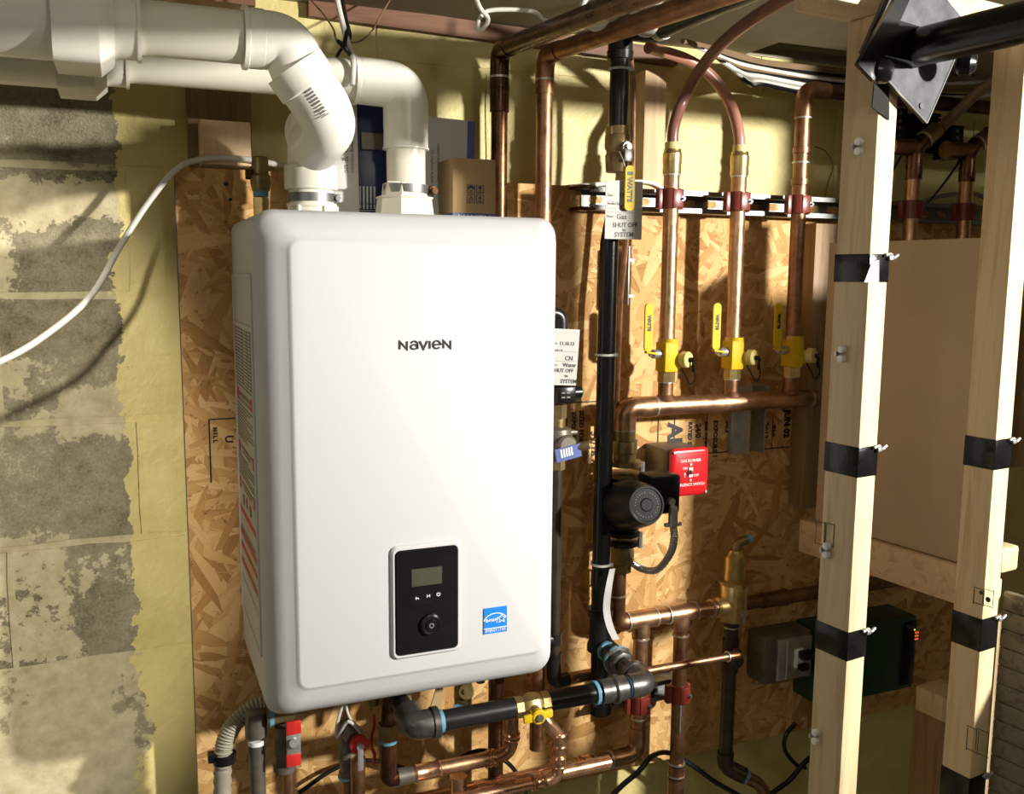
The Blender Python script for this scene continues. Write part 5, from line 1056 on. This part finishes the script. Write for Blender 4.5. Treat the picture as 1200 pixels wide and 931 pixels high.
# steel plate, black flange and bar
PU = AU-.010
pc = [atu(x, y, PU) for x, y in ((1082, 145), (1126, 55), (1150, 35), (1050, -40), (1003, 60))]
Vb, Vl = atu(1082, 145, PU), atu(1006, 62, PU)
e1 = Vl-Vb; e2 = V(0, 0, 0)+ (VD*(-e1.z) + V(0, 0, 1)*(e1.dot(VD)))*-1
if e2.z < 0: e2 = -e2
sp_ = thing('steel_plate', 'grey square steel plate turned on its corner, one bolt hole', 'plate', tuple(Vb))
mk('plate', lambda b: prism(b, [Vb, Vl, Vl+e2, Vb+e2], -UD*.005), M['steel'], sp_, flat=True)
def pedge(b):
    for s, e in ((Vb, Vl), (Vb, Vb+e2)): sweep(b, [s-UD*.0055, e-UD*.0055], .0010, 6)
mk('bright_edge', pedge, M['steeledge'], sp_, 'bright ground edge', kind='stuff')
hp = atu(1080, 124, PU-.006)
mk('bolt_hole', lambda b: cyl(b, hp, hp-UD*.0006, .0038, n=14), M['ink'], sp_)
br = thing('black_bar', 'black steel bar with angular flange and round knobs bolted over the plate', 'bar', tuple(atu(1070, 60, PU-.01)))
bc = atu(1078, 55, PU-.02)
mk('bar_tube', lambda b: sweep(b, [bc, bc-UD*.15, bc-UD*.27], .0235, 30), M['black'], br)
fl = [atu(1001, 74, PU-.045), atu(1020, 96, PU-.020), atu(1040, 66, PU-.008), atu(1070, -30, PU-.008), atu(1040, -22, PU-.045)]
def flange(b):
    prism(b, [atu(1050, -10, PU-.022), atu(1001, 76, PU-.022), atu(1020, 96, PU-.022), atu(1026, 80, PU-.022), atu(1066, -10, PU-.022)], -UD*.006)
    prism(b, [atu(1036, 24, PU-.008), atu(1070, 34, PU-.008), atu(1075, 36, PU-.008), atu(1108, 27, PU-.008), atu(1113, 69, PU-.008), atu(1085, 75, PU-.008), atu(1072, 80, PU-.008), atu(1062, 75, PU-.008), atu(1024, 66, PU-.008), atu(1018, 60, PU-.008)], -UD*.012)
mk('flange', flange, M['black'], br, kind='stuff')
mk('knob', lambda b: (lathe(b, atu(1026, 83, PU-.02), (VD*.55-UD*.8+V(0, 0, -.15)), [(0, .012), (.004, .015), (.014, .014), (.020, .009)], 20),), M['black'], br)
mk('knob', lambda b: (lathe(b, atu(1122, 74, PU-.035), (VD*.5-UD*.85+V(0, 0, -.1)), [(0, .012), (.004, .016), (.016, .015), (.022, .009)], 20),), M['black'], br)
mk('screw', lambda b: [lathe(b, atu(x, y, PU-.0052), -UD, [(0, .004), (.002, .003), (.003, .001)], 12) for x, y in ((1009, 72), (1073, 33))], M['galv'], br, kind='stuff')
# shadow of the plate on the stud, drawn as a near-black patch
solo('strap_and_shade', 'dark painted shadow patch on the left taped stud below the grey plate', 'bracket', lambda b: prism(b, [atu(1026, 70, AU-.001), atu(1041, 90, AU-.001), atu(1041, 141, AU-.001), atu(1021, 126, AU-.001)], -UD*.0015), M['void'])
# far right timber and grey box
solo('pine_strip', 'narrow upright pine strip at the right edge beside the taped stud', 'wood strip', lambda b: ubox(b, 1.36, 1.372, .83, .86, .3, atv(1195, 688, 1.36).z, .001), M['pine'])
solo('pine_block', 'small rounded pine block stacked at the right photo edge', 'wood block', lambda b: ubox(b, 1.385, 1.43, .84, .88, atv(1195, 686, 1.36).z, atv(1195, 655, 1.36).z, .005), M['pine'])
gb = thing('plank_crate', 'grey weathered plank crate cut off at the lower right edge', 'crate', tuple(uvz(.80, 1.42, .5)))
zt_ = atv(1197, 690, 1.375).z; i = 0; z = .35
while z < zt_-.03:
    mk('plank', lambda b: ubox(b, 1.375, 1.387, .45, .828, z, min(z+.030, zt_)-.0015, .001), M['greywood'], gb); z += .030
# junction box and green controller
jc = at(918, 772, .235)
jb = thing('junction_box', 'grey weatherproof outlet box on the board below the copper outlet', 'box', (jc.x, .295, jc.z))
j0, j1, jz1, jz0 = at(895, 772, .235).x, at(950, 768, .235).x, at(915, 744, .235).z, at(915, 800, .235).z
mk('box_body', lambda b: box(b, ((j0+j1)/2, .264, (jz0+jz1)/2), (j1-j0, .060, jz1-jz0), None, .006), M['galv'] if False else M['castgrey'], jb)
jcov = mk('cover', lambda b: (box(b, ((j0+j1)/2+.012, .230, (jz0+jz1)/2), ((j1-j0)*.72, .010, (jz1-jz0)*.86), None, .003), cyl(b, ((j0+j1)/2-.012, .222, jz1-.012), ((j0+j1)/2-.012, .222, jz0+.012), .003)), M['galv'], jb)
mk('outlet', lambda b: box(b, ((j0+j1)/2+.020, .223, (jz0+jz1)/2), (.022, .006, .042), None, .002), M['whiteprint'], jb)
mk('plug', lambda b: (box(b, ((j0+j1)/2+.030, .212, (jz0+jz1)/2+.010), (.030, .020, .018), None, .004), box(b, ((j0+j1)/2+.026, .214, (jz0+jz1)/2-.017), (.024, .016, .014), None, .004)), M['black'], jb)
gc = thing('zone_controller', 'dark green control box with small lights, in shade right of the left taped stud', 'control box', tuple(at(1030, 815, .25)))
g0, g1_, gz1, gz0 = at(962, 770, .21).x, at(1072, 765, .21).x, at(1030, 730, .21).z, at(1030, 814, .21).z
gbx = mk('casing', lambda b: box(b, ((g0+g1_)/2, .253, (gz0+gz1)/2), (g1_-g0, .084, gz1-gz0), None, .003), M['green'], gc)
mk('window', lambda b: box(b, (g1_-.020, .2095, (gz0+gz1)/2), (.036, .004, gz1-gz0-.02), None, .001), M['black'], gbx)
text('casing_print', 'Taco', .012, (g1_-.020, .2068, gz1-.022), XA, ZA, M['inkgrey'], gbx, 'CENTER')
for r in range(4):
    for c_ in range(2 if r else 1):
        mk('light', lambda b: box(b, (g1_-.007+.006*c_-.004*(1 if r == 0 else 0)+.003, .2068, gz1-.030-.0075*r), (.0035, .001, .0035)), M['ledy' if r == 0 else 'ledr'], gc, None if r else 'yellow light')
# terminal strips of transformers
for (px, py, n_, lab_) in ((1044, 152, 5, 'black terminal strip with silver screws beside the left taped stud'), (1110, 168, 4, 'black terminal strip with silver screws under the steel plate')):
    c = at(px, py, .30); t = thing('terminal_block', lab_, 'terminal block', tuple(c), 'transformer terminal strips')
    mk('base', lambda b: (box(b, c, (.030, .05, .082 if n_ == 5 else .070), None, .002), box(b, c+V(.018, 0, 0), (.003, .05, .082 if n_ == 5 else .07)), box(b, c+V(0, -.01, -.040 if n_ == 5 else -.034), (.044, .05, .003))), M['black'], t)
    for i in range(n_): mk('screw', lambda b: lathe(b, c+V(-.001, -.0252, .030-i*.0150 if n_ == 5 else .024-i*.0155), -YA, [(0, .0045), (.002, .004), (.003, .0015)], 12), M['zinc'], t)
solo('transformer', 'black finned transformer half hidden behind the steel plate', 'transformer', lambda b: [box(b, at(1080, 158, .32)+V(0, 0, .04-i*.010), (.055, .05, .006)) for i in range(9)]+[box(b, at(1080, 158, .33), (.05, .04, .09))], M['black'], kind=None)
for nm, lab_, pts, r_, mt in (
    ('thin_wire', 'brown thin wire hanging on yellow wall left of the left taped stud', [at(955, 172, .33), at(968, 178, .33), at(976, 195, .32), at(970, 215, .30), at(966, 236, .28)], .0015, 'pexb'),
    ('black_wire', 'black wire curving down from the terminal strip to the rail', [at(1050, 156, .27), at(1060, 158, .26), at(1063, 170, .26), at(1055, 185, .25), at(1045, 205, .25), at(1040, 238, .25)], .0022, 'blackcable'),
    ('black_wire', 'black wire slanting from the terminals down left to the rail', [at(1120, 165, .27), at(1125, 185, .26), at(1110, 210, .25), at(1090, 235, .26), at(1066, 262, .27)], .0025, 'blackcable'),
    ('white_cable', 'grey-white cable arching above the rail right end behind the plywood', [at(1060, 245, .30), at(1085, 235, .29), at(1115, 228, .285), at(1145, 228, .285), at(1165, 245, .285), at(1168, 285, .285)], .0045, 'cablegrey'),
    ('white_cable', 'white flat cable hanging from the ceiling to the rear vent elbow', [at(392, -20, .14), at(396, 5, .13), at(402, 30, .12), at(409, 55, .125), at(414, 72, .115), at(413, 100, .112)], .0042, 'cable'),
    ('black_cable', 'black cable tied beside the white one above the vents', [at(398, -20, .15), at(405, 20, .14), at(410, 45, .13), at(398, 60, .16), at(393, 72, .17)], .0028, 'blackcable'),
    ('thin_wire', 'thin brown wire looping left of the ceiling cables', [at(360, -5, .25), at(380, 18, .2), at(391, 35, .15), at(396, 48, .12), at(420, 49, .14), at(436, 36, .2), at(445, 20, .25), at(460, -5, .3)], .0014, 'pexb'),
    ('black_tie', 'black strap knot around the ceiling cables above the rear vent', [at(396, 48, .12), at(405, 58, .11), at(410, 64, .11), at(404, 52, .11), at(408, 32, .12)], .0032, 'blackcable')):
    solo(nm, lab_, 'cable', lambda b: sweep(b, spline(pts, 6), r_, 10), M[mt])
# cable bundle along the top of the wall
random.seed(11)
desc = ['topmost cable of the wall-top bundle, tan', 'second tan cable of the wall-top bundle', 'dark cable high in the wall-top bundle', 'pale cable in the middle of the wall-top bundle', 'brown cable in the middle of the wall-top bundle', 'dark sagging cable of the wall-top bundle', 'pale sagging cable of the wall-top bundle', 'grey cable low in the wall-top bundle', 'lowest white cable of the wall-top bundle', 'lowest dark cable of the wall-top bundle']
for i, d_ in enumerate(desc):
    m_ = ['pexb', 'pexb', 'blackcable', 'tie', 'pexb', 'blackcable', 'tie', 'cablegrey', 'cable', 'blackcable'][i]
    y0, y1, y2 = 48+i*2.0, 66+i*3.0, 78+i*3.6+random.uniform(-2, 2)
    pts = [at(800+i*5, y0, .12+i*.012), at(850+i*3, y0+12+i*2.2, .22), at(895, y1+6, .29), at(960, y2+2, .31), at(1040, y2+9, .31), at(1130, y2+12+random.uniform(-6, 6), .31), at(1230, y2+8+random.uniform(-10, 4), .31)]
    solo('bundle_cable', d_, 'cable', lambda b: sweep(b, spline(pts, 6), .0034 if i % 3 else .0045, 8), M[m_], 'cables along the top of the wall')
solo('galvanised_stud', 'short upright zinc channel behind the copper manifold', 'channel', lambda b: (box(b, (at(864, 500, .29).x, .289, at(864, 492, .29).z), (.040, .010, .14)), box(b, (at(876, 500, .27).x-.010, .272, at(864, 492, .27).z), (.0035, .044, .14)), box(b, (at(889, 500, .27).x, .272, at(864, 492, .27).z), (.0035, .044, .14))), M['galv'], kind=None, flat=True)
ws = at(262, 168, .335)
solo('wood_block', 'knotty pale pine offcut on the wall above the board left corner', 'wood block', lambda b: (box(b, (ws.x, .320, at(262, 168, .30).z), (at(290, 168, .30).x-at(231, 168, .30).x, .05, at(260, 140, .30).z-at(260, 192, .30).z), None, .002),), M['furring'])

# unseen plank screen added out of view to shade the corner behind the plywood
pt = thing('shade_partition', 'unseen grey plank screen added right of the taped studs for shade', 'partition', tuple(uvz(.62, 1.9, 0)))
for i in range(17):
    z = .02+i*.1; mk('plank', lambda b: ubox(b, 1.53, 2.6, .60, .62, z, z+.098, .001), M['greywood'], pt)
for i in range(4): mk('plank', lambda b: ubox(b, 1.70, 2.6, .60, .62, 1.722+i*.084, 1.804+i*.084, .001), M['greywood'], pt)
